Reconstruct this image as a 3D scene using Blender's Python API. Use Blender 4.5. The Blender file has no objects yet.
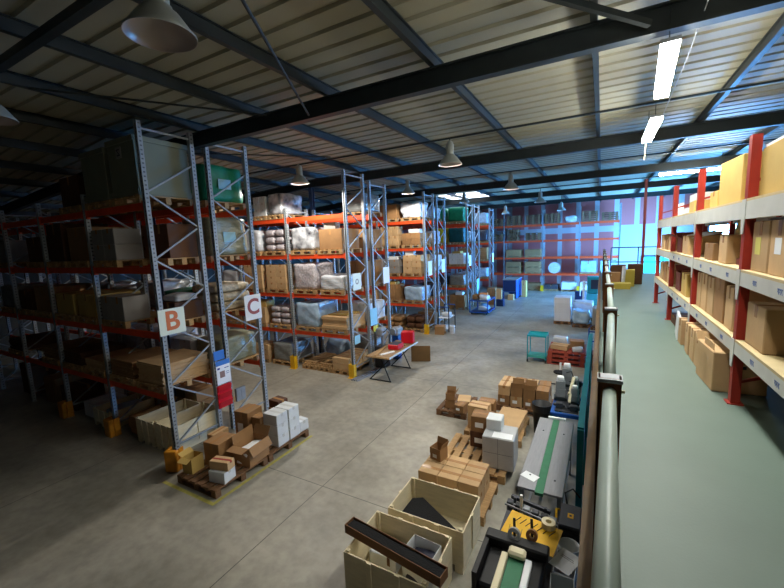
import bpy, bmesh, math, random
from mathutils import Vector, Matrix
S = bpy.context.scene
COL = S.collection
R = math.radians
rnd = random.Random(7)

# ------------------------------------------------------------------ camera, world, light, exposure
FPX = 379.236
AX = Vector((0.87647265, 0.03083999, -0.48046288))
AY = Vector((0.47985743, -0.13710212, 0.86656786))
AZ = Vector((-0.03914753, -0.99007672, -0.13496506))
cd = bpy.data.cameras.new('camera'); cam = bpy.data.objects.new('camera', cd); COL.objects.link(cam)
cd.sensor_width = 36.0; cd.lens = FPX / 784 * 36.0; cd.clip_start = 0.05; cd.clip_end = 200
m = Matrix(((AX[0], -AX[1], -AX[2], 0), (AY[0], -AY[1], -AY[2], 0), (AZ[0], -AZ[1], -AZ[2], 4.0), (0, 0, 0, 1)))
cam.matrix_world = m
S.camera = cam
W = bpy.data.worlds.new('world'); S.world = W; W.use_nodes = True
W.node_tree.nodes['Background'].inputs[0].default_value = (0.35, 0.55, 0.9, 1)
W.node_tree.nodes['Background'].inputs[1].default_value = 0.3
vs = S.view_settings
vs.view_transform = 'Standard'; vs.look = 'None'; vs.gamma = 1.0; vs.use_curve_mapping = False
vs.exposure = 0.45
TUBE = 105.0          # emission of the fluorescent diffusers
DOOR = 54.0          # emission of the daylit door panes
BELLW = 150.0        # watts of the fill spots added inside four unlit bell lamps
SKYL = 2.6           # emission of the roof lights
S.cycles.max_bounces = 8; S.cycles.diffuse_bounces = 5; S.cycles.glossy_bounces = 3
S.cycles.sample_clamp_indirect = 6

# ------------------------------------------------------------------ materials
def srgb(r, g, b):
    f = lambda c: (c / 12.92 if c <= 0.04045 else ((c + 0.055) / 1.055) ** 2.4)
    return (f(r / 255), f(g / 255), f(b / 255), 1)
MATS = {}
def mat(name, col, rough=0.6, metal=0.0, noise=0.0, nscale=6.0, rand=0.0, bump=0.0, bscale=30.0, spec=0.4, col2=None, stretch=None):
    if name in MATS: return MATS[name]
    M = bpy.data.materials.new(name); M.use_nodes = True
    nt = M.node_tree; N = nt.nodes; L = nt.links
    b = N['Principled BSDF']; b.inputs['Roughness'].default_value = rough; b.inputs['Metallic'].default_value = metal
    b.inputs['Specular IOR Level'].default_value = spec
    b.inputs['Base Color'].default_value = col
    out = None
    if noise or bump:
        tc = N.new('ShaderNodeTexCoord'); mp = N.new('ShaderNodeMapping'); L.new(tc.outputs['Object'], mp.inputs[0])
        if stretch: mp.inputs['Scale'].default_value = stretch
    if noise:
        nz = N.new('ShaderNodeTexNoise'); nz.inputs['Scale'].default_value = nscale; nz.inputs['Detail'].default_value = 6
        L.new(mp.outputs[0], nz.inputs['Vector'])
        rp = N.new('ShaderNodeValToRGB'); rp.color_ramp.elements[0].position = 0.3; rp.color_ramp.elements[1].position = 0.7
        c2 = col2 or tuple(c * (1 - noise) for c in col[:3]) + (1,)
        rp.color_ramp.elements[0].color = c2; rp.color_ramp.elements[1].color = col
        L.new(nz.outputs[0], rp.inputs[0]); out = rp.outputs[0]
    if rand:
        oi = N.new('ShaderNodeObjectInfo'); mr = N.new('ShaderNodeMapRange')
        mr.inputs[3].default_value = 1 - rand; mr.inputs[4].default_value = 1 + rand * 0.6
        L.new(oi.outputs['Random'], mr.inputs[0])
        hs = N.new('ShaderNodeHueSaturation'); L.new(mr.outputs[0], hs.inputs['Value'])
        if out: L.new(out, hs.inputs['Color'])
        else: hs.inputs['Color'].default_value = col
        out = hs.outputs[0]
    if out: L.new(out, b.inputs['Base Color'])
    if bump:
        nb = N.new('ShaderNodeTexNoise'); nb.inputs['Scale'].default_value = bscale; nb.inputs['Detail'].default_value = 4
        L.new(mp.outputs[0], nb.inputs['Vector'])
        bp = N.new('ShaderNodeBump'); bp.inputs['Strength'].default_value = bump; bp.inputs['Distance'].default_value = 0.02
        L.new(nb.outputs[0], bp.inputs['Height']); L.new(bp.outputs[0], b.inputs['Normal'])
    MATS[name] = M
    return M
def emit(name, col, strength):
    M = bpy.data.materials.new(name); M.use_nodes = True
    b = M.node_tree.nodes['Principled BSDF']
    b.inputs['Base Color'].default_value = col; b.inputs['Emission Color'].default_value = col
    b.inputs['Emission Strength'].default_value = strength
    MATS[name] = M
    return M

STEEL = mat('galvanised_steel', srgb(160, 166, 170), 0.5, 0.0, 0.2, 9)
DARKSTEEL = mat('dark_painted_steel', srgb(38, 45, 46), 0.5, 0.1, 0.3, 5)
BLUESTEEL = mat('blue_column_paint', srgb(62, 78, 104), 0.5, 0.0, 0.2, 4)
ORANGE = mat('orange_beam_paint', srgb(232, 78, 34), 0.45, 0.0, 0.18, 4)
REDPOST = mat('red_post_paint', srgb(160, 44, 30), 0.5, 0.0, 0.2, 6)
RUST = mat('rust_brown_paint', srgb(142, 84, 30), 0.6, 0.0, 0.35, 7)
SHELFBEAM = mat('pale_shelf_beam_paint', srgb(205, 205, 198), 0.5, 0.0, 0.12, 5)
TAN = mat('tan_cardboard', srgb(204, 168, 122), 0.8, 0, 0.14, 5, 0.18, 0.08, 40)
BROWN = mat('brown_cardboard', srgb(160, 120, 78), 0.8, 0, 0.16, 5, 0.2, 0.08, 40)
DKBROWN = mat('dark_brown_cardboard', srgb(96, 62, 38), 0.8, 0, 0.2, 5, 0.2)
YTAN = mat('yellow_tan_cardboard', srgb(206, 172, 96), 0.8, 0, 0.12, 4, 0.1, 0.06, 40)
WHITEC = mat('white_carton_board', srgb(222, 226, 228), 0.6, 0, 0.08, 6, 0.06)
GREYC = mat('grey_carton_board', srgb(150, 146, 140), 0.7, 0, 0.12, 6, 0.1)
TAPE = mat('parcel_tape', srgb(176, 130, 84), 0.25, 0, 0, spec=0.6)
REDTAPE = mat('red_tape', srgb(150, 40, 34), 0.4)
PAPER = mat('white_paper', srgb(238, 240, 242), 0.7)
WOOD = mat('pallet_wood', srgb(190, 152, 104), 0.8, 0, 0.35, 8, 0.15, 0.2, 30, stretch=(1, 6, 6))
OLDWOOD = mat('weathered_pallet_wood', srgb(132, 96, 66), 0.85, 0, 0.4, 8, 0.15, 0.2, 30, stretch=(1, 6, 6))
PLY = mat('pale_plywood', srgb(232, 218, 182), 0.7, 0, 0.16, 5, 0.06, stretch=(1, 1, 5))
REDWOOD = mat('red_pallet_paint', srgb(168, 70, 52), 0.7, 0, 0.35, 9)
FILMW = mat('white_stretch_film', srgb(214, 218, 224), 0.22, 0, 0.25, 5, 0.08, 0.7, 9, spec=0.7, stretch=(1, 1, 2.5))
FILMG = mat('grey_stretch_film', srgb(140, 144, 142), 0.25, 0, 0.35, 6, 0.1, 0.7, 9, spec=0.7, stretch=(1, 1, 2.5))
FILMD = mat('dark_stretch_film', srgb(62, 64, 74), 0.22, 0, 0.4, 5, 0.1, 0.7, 8, spec=0.8)
FILMBW = mat('black_and_white_film', srgb(226, 228, 232), 0.25, 0, 0.1, 3.2, 0, 0.7, 8, spec=0.7, col2=srgb(44, 46, 56))
FILMB = mat('blue_tinted_film', srgb(176, 204, 228), 0.22, 0, 0.35, 4, 0.06, 0.8, 8, spec=0.8)
FILMO = mat('olive_grey_film', srgb(138, 138, 112), 0.3, 0, 0.3, 5, 0.05, 0.7, 8, spec=0.6, stretch=(1, 1, 3))
FILMT = mat('tan_stretch_film', srgb(196, 168, 128), 0.3, 0, 0.3, 5, 0.1, 0.6, 9, spec=0.6, stretch=(1, 1, 2.5))
GREENW = mat('green_wrap', srgb(20, 128, 92), 0.4, 0, 0.3, 5, 0, 0.6, 8)
TEALW = mat('dark_teal_wrap', srgb(20, 96, 104), 0.4, 0, 0.3, 5, 0, 0.5, 8)
YELLOWW = mat('yellow_wrap', srgb(226, 206, 40), 0.4, 0, 0.15, 5)
CRATED = mat('dark_crate_board', srgb(40, 38, 36), 0.6, 0, 0.3, 4)
CRATEG = mat('grey_green_board', srgb(122, 126, 106), 0.6, 0, 0.12, 3)
BLACK = mat('black_plastic', srgb(22, 22, 24), 0.5, 0, 0.2, 6)
FOAM = mat('black_foam', srgb(16, 16, 18), 0.95, 0, 0.3, 20, 0, 0.6, 60)
YELLOW = mat('yellow_paint', srgb(236, 182, 24), 0.45, 0, 0.15, 8)
AMBER = mat('amber_guard_paint', srgb(214, 142, 36), 0.5, 0, 0.25, 8)
TEAL = mat('teal_paint', srgb(28, 150, 160), 0.4, 0, 0.15, 6)
BLUE = mat('blue_paint', srgb(28, 84, 168), 0.4, 0, 0.2, 6)
CYANP = mat('cyan_paint', srgb(70, 190, 214), 0.4, 0, 0.15, 6)
RED = mat('bright_red_plastic', srgb(214, 26, 44), 0.4, 0, 0.1, 6)
GREYP = mat('grey_machine_paint', srgb(150, 154, 158), 0.45, 0.1, 0.15, 8)
DKGREY = mat('dark_grey_metal', srgb(76, 78, 84), 0.45, 0.4, 0.25, 8)
ALU = mat('brushed_table_steel', srgb(150, 150, 154), 0.45, 0.2, 0.15, 6, stretch=(8, 1, 1))
BELT = mat('green_belt', srgb(52, 118, 84), 0.6, 0, 0.15, 12)
CREAM = mat('cream_plastic', srgb(222, 212, 178), 0.5)
CLEARP = mat('translucent_bin_plastic', srgb(206, 212, 214), 0.3, 0, 0, spec=0.6)
LAMPG = mat('grey_lamp_enamel', srgb(150, 154, 146), 0.4, 0.1, 0.1, 5)
LAMPIN = mat('pale_reflector', srgb(196, 182, 176), 0.35, 0.2, 0.2, 3)
PIPE = mat('galvanised_handrail', srgb(164, 180, 168), 0.42, 0.0, 0.12, 8)
SIGN = mat('sign_board', srgb(226, 232, 214), 0.6)
SIGNC = mat('pale_sign_board', srgb(224, 222, 216), 0.6)
LETTERB = mat('orange_letter', srgb(206, 110, 60), 0.6)
LETTERC = mat('red_brown_letter', srgb(150, 74, 66), 0.6)
LINEY = mat('faded_yellow_floor_paint', srgb(196, 186, 96), 0.7, 0, 0.3, 14)
NET = mat('bagged_goods', srgb(206, 190, 160), 0.5, 0, 0.5, 14, 0.1, 0.8, 16)
PATTERN = mat('patterned_bagged_goods', srgb(214, 206, 210), 0.4, 0, 0.55, 16, 0.05, 0.8, 16, spec=0.6)
INK = mat('blue_ink', srgb(40, 70, 150), 0.6)
DARKINK = mat('dark_ink', srgb(40, 42, 60), 0.6)

def floor_mat():
    M = bpy.data.materials.new('worn_concrete'); M.use_nodes = True
    nt = M.node_tree; N = nt.nodes; L = nt.links; b = N['Principled BSDF']
    tc = N.new('ShaderNodeTexCoord')
    n1 = N.new('ShaderNodeTexNoise'); n1.inputs['Scale'].default_value = 0.55; n1.inputs['Detail'].default_value = 8; n1.inputs['Roughness'].default_value = 0.65
    n2 = N.new('ShaderNodeTexNoise'); n2.inputs['Scale'].default_value = 7; n2.inputs['Detail'].default_value = 8
    L.new(tc.outputs['Object'], n1.inputs[0]); L.new(tc.outputs['Object'], n2.inputs[0])
    r1 = N.new('ShaderNodeValToRGB'); r1.color_ramp.elements[0].position = 0.3; r1.color_ramp.elements[1].position = 0.68
    r1.color_ramp.elements[0].color = srgb(122, 119, 108); r1.color_ramp.elements[1].color = srgb(178, 172, 158)
    L.new(n1.outputs[0], r1.inputs[0])
    r2 = N.new('ShaderNodeValToRGB'); r2.color_ramp.elements[0].position = 0.25; r2.color_ramp.elements[1].position = 0.6
    r2.color_ramp.elements[0].color = (0.72, 0.72, 0.72, 1); r2.color_ramp.elements[1].color = (1, 1, 1, 1)
    L.new(n2.outputs[0], r2.inputs[0])
    mx = N.new('ShaderNodeMixRGB'); mx.blend_type = 'MULTIPLY'; mx.inputs[0].default_value = 0.8
    L.new(r1.outputs[0], mx.inputs[1]); L.new(r2.outputs[0], mx.inputs[2])
    # saw-cut joints every few metres
    sp = N.new('ShaderNodeSeparateXYZ'); L.new(tc.outputs['Object'], sp.inputs[0])
    prev = None
    for ax, off, per in ((0, 3.98, 4.4), (1, -4.5, 5.2)):
        a = N.new('ShaderNodeMath'); a.operation = 'ADD'; a.inputs[1].default_value = off + per * 20; L.new(sp.outputs[ax], a.inputs[0])
        d = N.new('ShaderNodeMath'); d.operation = 'MODULO'; d.inputs[1].default_value = per; L.new(a.outputs[0], d.inputs[0])
        l = N.new('ShaderNodeMath'); l.operation = 'LESS_THAN'; l.inputs[1].default_value = 0.014; L.new(d.outputs[0], l.inputs[0])
        if prev:
            mm = N.new('ShaderNodeMath'); mm.operation = 'MAXIMUM'; L.new(prev.outputs[0], mm.inputs[0]); L.new(l.outputs[0], mm.inputs[1]); prev = mm
        else: prev = l
    m2 = N.new('ShaderNodeMixRGB'); L.new(prev.outputs[0], m2.inputs[0]); L.new(mx.outputs[0], m2.inputs[1]); m2.inputs[2].default_value = srgb(92, 90, 84)
    L.new(m2.outputs[0], b.inputs['Base Color'])
    b.inputs['Roughness'].default_value = 0.42; b.inputs['Specular IOR Level'].default_value = 0.35
    return M
FLOOR = floor_mat()
VINYL = mat('grey_green_vinyl', srgb(103, 120, 109), 0.5, 0, 0.08, 3, 0, 0.05, 60)
ROOF = mat('roof_sheet', srgb(162, 158, 136), 0.55, 0.0, 0.16, 0.7)
WALLG = mat('grey_wall_sheet', srgb(66, 68, 66), 0.7, 0, 0.15, 1.2)
DECKWOOD = mat('chipboard_shelf', srgb(206, 186, 140), 0.75, 0, 0.1, 12)

def farwall_mat():
    M = bpy.data.materials.new('pink_insulation_wall'); M.use_nodes = True
    nt = M.node_tree; N = nt.nodes; L = nt.links; b = N['Principled BSDF']; b.inputs['Roughness'].default_value = 0.7
    tc = N.new('ShaderNodeTexCoord'); sp = N.new('ShaderNodeSeparateXYZ'); L.new(tc.outputs['Object'], sp.inputs[0])
    def band(src, off, per, w):
        a = N.new('ShaderNodeMath'); a.operation = 'ADD'; a.inputs[1].default_value = off + per * 40; L.new(src, a.inputs[0])
        d = N.new('ShaderNodeMath'); d.operation = 'MODULO'; d.inputs[1].default_value = per; L.new(a.outputs[0], d.inputs[0])
        l = N.new('ShaderNodeMath'); l.operation = 'LESS_THAN'; l.inputs[1].default_value = w; L.new(d.outputs[0], l.inputs[0])
        return l
    v = band(sp.outputs[0], 0.5, 1.22, 0.3); h = band(sp.outputs[2], -4.15, 4.9, 0.42)
    w = N.new('ShaderNodeMath'); w.operation = 'GREATER_THAN'; w.inputs[1].default_value = 0.9; L.new(sp.outputs[0], w.inputs[0])
    zz = N.new('ShaderNodeMath'); zz.operation = 'LESS_THAN'; zz.inputs[1].default_value = 4.5; L.new(sp.outputs[2], zz.inputs[0])
    wz = N.new('ShaderNodeMath'); wz.operation = 'MULTIPLY'; L.new(w.outputs[0], wz.inputs[0]); L.new(zz.outputs[0], wz.inputs[1])
    m1 = N.new('ShaderNodeMath'); m1.operation = 'MAXIMUM'; L.new(v.outputs[0], m1.inputs[0]); L.new(h.outputs[0], m1.inputs[1])
    m2 = N.new('ShaderNodeMath'); m2.operation = 'MAXIMUM'; L.new(m1.outputs[0], m2.inputs[0]); L.new(wz.outputs[0], m2.inputs[1])
    mx = N.new('ShaderNodeMixRGB'); L.new(m2.outputs[0], mx.inputs[0]); mx.inputs[1].default_value = srgb(178, 96, 92); mx.inputs[2].default_value = srgb(168, 164, 166)
    L.new(mx.outputs[0], b.inputs['Base Color'])
    return M
FARWALL = farwall_mat()
def upright_mat():
    M = STEEL.copy(); M.name = 'slotted_upright_steel'
    nt = M.node_tree; N = nt.nodes; L = nt.links; b = N['Principled BSDF']
    src = b.inputs['Base Color'].links[0].from_socket
    tc = N.new('ShaderNodeTexCoord'); sp = N.new('ShaderNodeSeparateXYZ'); L.new(tc.outputs['Object'], sp.inputs[0])
    d = N.new('ShaderNodeMath'); d.operation = 'PINGPONG'; d.inputs[1].default_value = 0.0375; L.new(sp.outputs[2], d.inputs[0])
    l = N.new('ShaderNodeMath'); l.operation = 'LESS_THAN'; l.inputs[1].default_value = 0.013; L.new(d.outputs[0], l.inputs[0])
    ab = N.new('ShaderNodeMath'); ab.operation = 'ABSOLUTE'; L.new(sp.outputs[1], ab.inputs[0])
    l2 = N.new('ShaderNodeMath'); l2.operation = 'LESS_THAN'; l2.inputs[1].default_value = 0.018; L.new(ab.outputs[0], l2.inputs[0])
    mu = N.new('ShaderNodeMath'); mu.operation = 'MULTIPLY'; L.new(l.outputs[0], mu.inputs[0]); L.new(l2.outputs[0], mu.inputs[1])
    mx = N.new('ShaderNodeMixRGB'); L.new(mu.outputs[0], mx.inputs[0]); L.new(src, mx.inputs[1]); mx.inputs[2].default_value = srgb(84, 88, 94)
    L.new(mx.outputs[0], b.inputs['Base Color'])
    return M
UPRIGHT = upright_mat()

# ------------------------------------------------------------------ mesh helpers
class G:
    def __init__(s): s.v = []; s.f = []; s.m = []
    def add(s, vs, fs, mi=0, M=None):
        o = len(s.v)
        s.v += [tuple(M @ Vector(p)) if M else tuple(p) for p in vs]
        s.f += [tuple(o + i for i in f) for f in fs]; s.m += [mi] * len(fs)
        return s
    def box(s, a, b, mi=0, M=None):
        x0, y0, z0 = a; x1, y1, z1 = b
        return s.add([(x0,y0,z0),(x1,y0,z0),(x1,y1,z0),(x0,y1,z0),(x0,y0,z1),(x1,y0,z1),(x1,y1,z1),(x0,y1,z1)],
              [(3,2,1,0),(4,5,6,7),(0,1,5,4),(1,2,6,5),(2,3,7,6),(3,0,4,7)], mi, M)
    def cb(s, c, d, mi=0, M=None):
        return s.box((c[0]-d[0]/2, c[1]-d[1]/2, c[2]-d[2]/2), (c[0]+d[0]/2, c[1]+d[1]/2, c[2]+d[2]/2), mi, M)
    def cham(s, a, b, c=0.01, mi=0, M=None):     # box with chamfered edges
        lo, hi = Vector(a), Vector(b); ce = (lo + hi) / 2
        vs, ix = [], {}
        for sx in (0, 1):
            for sy in (0, 1):
                for sz in (0, 1):
                    sg = (sx, sy, sz)
                    for k in range(3):
                        p = [ (hi[i] - (0 if i == k else c)) if sg[i] else (lo[i] + (0 if i == k else c)) for i in range(3)]
                        ix[(sg, k)] = len(vs); vs.append(Vector(p))
        fs = []
        def face(l):
            q = [vs[i] for i in l]; n = (q[1]-q[0]).cross(q[2]-q[0]); cc = sum(q, Vector()) / len(q)
            fs.append(tuple(l) if n.dot(cc - ce) > 0 else tuple(reversed(l)))
        for k in range(3):
            i, j = [(1,2),(0,2),(0,1)][k]
            for sk in (0, 1):
                def sg(u, w):
                    t = [0,0,0]; t[k] = sk; t[i] = u; t[j] = w; return tuple(t)
                face([ix[(sg(0,0),k)], ix[(sg(1,0),k)], ix[(sg(1,1),k)], ix[(sg(0,1),k)]])
            for u in (0, 1):
                for w in (0, 1):
                    def s2(x):
                        t = [0,0,0]; t[k] = x; t[i] = u; t[j] = w; return tuple(t)
                    face([ix[(s2(0),i)], ix[(s2(1),i)], ix[(s2(1),j)], ix[(s2(0),j)]])
        for sx in (0,1):
            for sy in (0,1):
                for sz in (0,1):
                    face([ix[((sx,sy,sz),k)] for k in range(3)])
        return s.add(vs, fs, mi, M)
    def bar(s, p, q, w, h=None, mi=0):
        p, q = Vector(p), Vector(q); h = h or w; d = (q - p); ln = d.length
        z = d.normalized(); u = Vector((0, 0, 1)) if abs(z.z) < 0.95 else Vector((1, 0, 0))
        x = u.cross(z).normalized(); y = z.cross(x)
        M = Matrix(((x.x, y.x, z.x, p.x), (x.y, y.y, z.y, p.y), (x.z, y.z, z.z, p.z), (0, 0, 0, 1)))
        return s.box((-w/2, -h/2, 0), (w/2, h/2, ln), mi, M)
    def tube(s, pts, r, n=8, mi=0):
        pts = [Vector(p) for p in pts]; rings = []; fs = []; vs = []
        for i, p in enumerate(pts):
            d = (pts[min(i+1, len(pts)-1)] - pts[max(i-1, 0)]).normalized()
            u = Vector((0,0,1)) if abs(d.z) < 0.9 else Vector((1,0,0))
            x = u.cross(d).normalized(); y = d.cross(x)
            vs += [p + x*math.cos(2*math.pi*k/n)*r + y*math.sin(2*math.pi*k/n)*r for k in range(n)]
        for i in range(len(pts)-1):
            for k in range(n): fs.append((i*n+k, i*n+(k+1)%n, (i+1)*n+(k+1)%n, (i+1)*n+k))
        fs.append(tuple(reversed(range(n)))); fs.append(tuple((len(pts)-1)*n+k for k in range(n)))
        return s.add(vs, fs, mi)
    def lathe(s, prof, n=24, mi=0, c=(0,0,0), M=None):
        vs, fs = [], []
        for r, z in prof: vs += [(c[0]+r*math.cos(2*math.pi*k/n), c[1]+r*math.sin(2*math.pi*k/n), c[2]+z) for k in range(n)]
        for i in range(len(prof)-1):
            for k in range(n): fs.append((i*n+k, i*n+(k+1)%n, (i+1)*n+(k+1)%n, (i+1)*n+k))
        return s.add(vs, fs, mi, M)
    def cyl(s, p, q, r, n=12, mi=0): return s.tube([p, q], r, n, mi)
    def prism(s, pts, z0, z1, mi=0, M=None):
        n = len(pts)
        vs = [(x,y,z0) for x,y in pts] + [(x,y,z1) for x,y in pts]
        fs = [tuple(reversed(range(n))), tuple(range(n, 2*n))] + [(i,(i+1)%n,n+(i+1)%n,n+i) for i in range(n)]
        return s.add(vs, fs, mi, M)
    def lumpy(s, a, b, seed=0, amp=0.03, r=0.06, n=7, mi=0):   # rounded, uneven box (sacks, shrink-wrapped loads)
        rg = random.Random(seed); lo, hi = Vector(a), Vector(b); d = hi - lo
        ph = [rg.uniform(0, 6.28) for _ in range(6)]
        bm = bmesh.new(); bmesh.ops.create_cube(bm, size=1)
        bmesh.ops.subdivide_edges(bm, edges=bm.edges[:], cuts=n, use_grid_fill=True)
        vs = []
        for v in bm.verts:
            p = v.co + Vector((0.5, 0.5, 0.5)); q = Vector([lo[i] + p[i]*d[i] for i in range(3)])
            inn = Vector([min(max(q[i], lo[i]+r), hi[i]-r) for i in range(3)]); o = q - inn
            if o.length > 1e-6: q = inn + o.normalized() * min(r, max(abs(t) for t in o))
            w = math.sin(q.x*9+ph[0]+q.z*5) * math.sin(q.z*11+ph[1]) + math.sin(q.y*9+ph[2]+q.z*4)*0.6
            if p.z > 0.02: q += o.normalized() * w * amp if o.length > 1e-6 else Vector()
            q.z = max(q.z, lo.z)
            vs.append(q)
        bm.verts.index_update()
        fs = [tuple(v.index for v in f.verts) for f in bm.faces]; bm.free()
        return s.add(vs, fs, mi)
    def mesh(s, name, mats, smooth=False):
        me = bpy.data.meshes.new(name); me.from_pydata(s.v, [], s.f)
        for mm in (mats if isinstance(mats, (list, tuple)) else [mats]): me.materials.append(mm)
        me.polygons.foreach_set('material_index', s.m)
        if smooth: me.polygons.foreach_set('use_smooth', [len(f) <= 4 for f in s.f])
        me.update(); return me

def tag(o, label=None, cat=None, group=None, kind=None):
    if label: o['label'] = label
    if cat: o['category'] = cat
    if group: o['group'] = group
    if kind: o['kind'] = kind
    return o
def put(name, me, parent=None, loc=(0,0,0), rz=0.0, rot=None):
    o = bpy.data.objects.new(name, me); COL.objects.link(o); o.location = loc
    o.rotation_euler = rot if rot else (0, 0, rz)
    if parent: o.parent = parent
    return o
def ob(name, g, mats, parent=None, loc=(0,0,0), rz=0.0, rot=None, smooth=False):
    return put(name, g.mesh(name, mats, smooth), parent, loc, rz, rot)
def thing(name, label, cat, loc=(0,0,0), rz=0.0, group=None, rot=None):
    o = bpy.data.objects.new(name, None); o.empty_display_size = 0.1; COL.objects.link(o)
    o.location = loc; o.rotation_euler = rot if rot else (0, 0, rz)
    return tag(o, label, cat, group)
def struct(name, g, mats, smooth=False):
    return tag(ob(name, g, mats, smooth=smooth), kind='structure')
CACHE = {}
def cached(key, fn):
    if key not in CACHE: CACHE[key] = fn()
    return CACHE[key]

# ------------------------------------------------------------------ the building
XR, XL, YN, YF = 5.6, -21.0, -5.0, 31.6
RIDGE = -9.2
def roofz(x): return 6.47 if x >= RIDGE else 6.47 - 0.075 * (RIDGE - x)
struct('floor', G().box((XL, YN, -0.2), (XR, YF, 0)), FLOOR)
g = G()      # corrugated roof, ribs running across the hall
prof = []; y = YN
while y < YF + 0.2:
    prof += [(y, 0), (y+0.235, 0), (y+0.255, 0.035), (y+0.31, 0.035)]; y += 0.33
xs = [XL, RIDGE, XR]
vsx = [(x, yy, roofz(x) + dz) for x in xs for yy, dz in prof]
n = len(prof)
g.add(vsx, [(i*n+k, i*n+k+1, (i+1)*n+k+1, (i+1)*n+k) for i in range(2) for k in range(n-1)])
vsx = [(x, yy, roofz(x) + dz + 0.06) for x in xs for yy, dz in prof]
g.add(vsx, [(i*n+k, (i+1)*n+k, (i+1)*n+k+1, i*n+k+1) for i in range(2) for k in range(n-1)])
struct('ceiling', g, ROOF)
struct('wall_far', G().box((XL, YF, -0.2), (XR, YF+0.2, 6.6)), FARWALL)
struct('wall_left', G().box((XL-0.2, YN, -0.2), (XL, YF, 6.6)), WALLG)
struct('wall_near', G().box((XL, YN-0.2, -0.2), (XR, YN, 6.6)), WALLG)
g = G(); DY0, DY1, DZ = 22.5, 29.3, 4.3
g.box((XR, YN, -0.2), (XR+0.2, DY0, 6.6)); g.box((XR, DY1, -0.2), (XR+0.2, YF, 6.6)); g.box((XR, DY0, DZ), (XR+0.2, DY1, 6.6))
struct('wall_right', g, WALLG)
DAY = emit('daylit_door_panes', (0.12, 0.42, 1.0, 1), DOOR)
struct('door_1', G().box((XR+0.05, DY0, 0), (XR+0.1, DY1, DZ)), DAY)
CYAN = emit('daylit_cyan_panes', (0.02, 0.75, 0.72, 1), 1.3)
d2 = struct('door_2', G().box((2.55, YF-0.06, 0), (4.3, YF-0.01, 2.3)), CYAN)
ob('frame', G().box((2.45, YF-0.1, 0), (2.55, YF-0.02, 2.42)).box((2.45, YF-0.1, 2.3), (4.4, YF-0.02, 2.42)), DARKSTEEL, d2)
SKY = emit('roof_light_sheet', (0.86, 0.93, 1.0, 1), SKYL)
struct('window_1', G().box((-8.0, 20.2, 6.42), (-5.75, 24.6, 6.46)), SKY)
# rafters: I sections
RAFT = [-0.3, 5.12, 10.8, 16.15, 21.5, 26.9]
for y in RAFT:
    g = G()
    for (xa, xb) in ((XL, RIDGE), (RIDGE, XR)):
        za, zb = roofz(xa) - 0.17, roofz(xb) - 0.17
        for (wy, zlo, zhi) in ((0.14, -0.27, -0.25), (0.016, -0.25, -0.02), (0.14, -0.02, 0.0)):
            vs_ = [(x, y+sy*wy/2, z+zz) for x, z in ((xa, za), (xb, zb)) for zz in (zlo, zhi) for sy in (-1, 1)]
            g.add(vs_, [(0,1,3,2),(4,6,7,5),(0,4,5,1),(2,3,7,6),(0,2,6,4),(1,5,7,3)])
    struct('roof_beam', g, DARKSTEEL)
for x in [-19.3, -17.5, -15.75, -14.0, -12.25, -10.5, -8.75, -7.02, -5.45, -3.83, -2.05, -0.15, 1.8, 3.55, 5.2]:
    z = roofz(x) - 0.17
    g = G(); g.box((x-0.035, YN, z), (x+0.035, YF, z+0.014)).box((x-0.006, YN, z+0.014), (x+0.006, YF, z+0.15)).box((x-0.035, YN, z+0.15), (x+0.035, YF, z+0.164))
    struct('roof_purlin', g, DARKSTEEL)
for y in (8.25, 13.5, 19.0):
    struct('roof_tie', G().bar((XL, y, roofz(XL)-0.28), (RIDGE, y, 6.2), 0.035).bar((RIDGE, y, 6.2), (XR, y, 6.2), 0.035), DARKSTEEL)
struct('roof_brace', G().tube([(-2.9, 2.6, 6.28), (-4.15, 4.98, 6.06)], 0.018), DARKSTEEL)
struct('roof_brace', G().bar((-0.75, 4.15, 6.36), (0.36, 4.98, 6.1), 0.06), DARKSTEEL)
struct('roof_tie', G().bar((RIDGE, 2.0, 6.22), (XR, 2.0, 6.22), 0.09), DARKSTEEL)
struct('roof_brace', G().tube([(-6.95, 2.5, 6.29), (-5.05, 4.98, 6.22)], 0.016), DARKSTEEL)
struct('roof_brace', G().tube([(-8.75, 5.3, 6.2), (-6.2, 8.2, 6.24)], 0.014), DARKSTEEL)
for (x, y) in ((-9.1, 5.12), (-9.1, 10.8), (-9.1, 16.15), (-9.1, 21.5), (-9.1, 26.9)):
    g = G(); g.box((x-0.07, y-0.07, 0), (x+0.07, y-0.058, 6.03)).box((x-0.07, y+0.058, 0), (x+0.07, y+0.07, 6.03)).box((x-0.006, y-0.058, 0), (x+0.006, y+0.058, 6.03))
    struct('column', g, BLUESTEEL)
# mezzanine deck
g = G(); g.box((-0.015, -4.5, 2.22), (5.5, 18.0, 2.4))
struct('floor_mezzanine', g, VINYL)
g = G(); g.box((-0.05, -4.5, 2.18), (-0.016, 18.0, 2.5)).box((-0.016, -4.5, 2.4005), (0.012, 18.0, 2.5))
struct('trim_1', g, mat('olive_brown_edge_paint', srgb(104, 78, 38), 0.6, 0, 0.35, 7))
for y in (0.5, 6.2, 12.0, 17.6):
    struct('column_mezzanine', G().box((0.3, y-0.06, 0), (0.42, y+0.06, 2.22)), DARKSTEEL)

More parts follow.
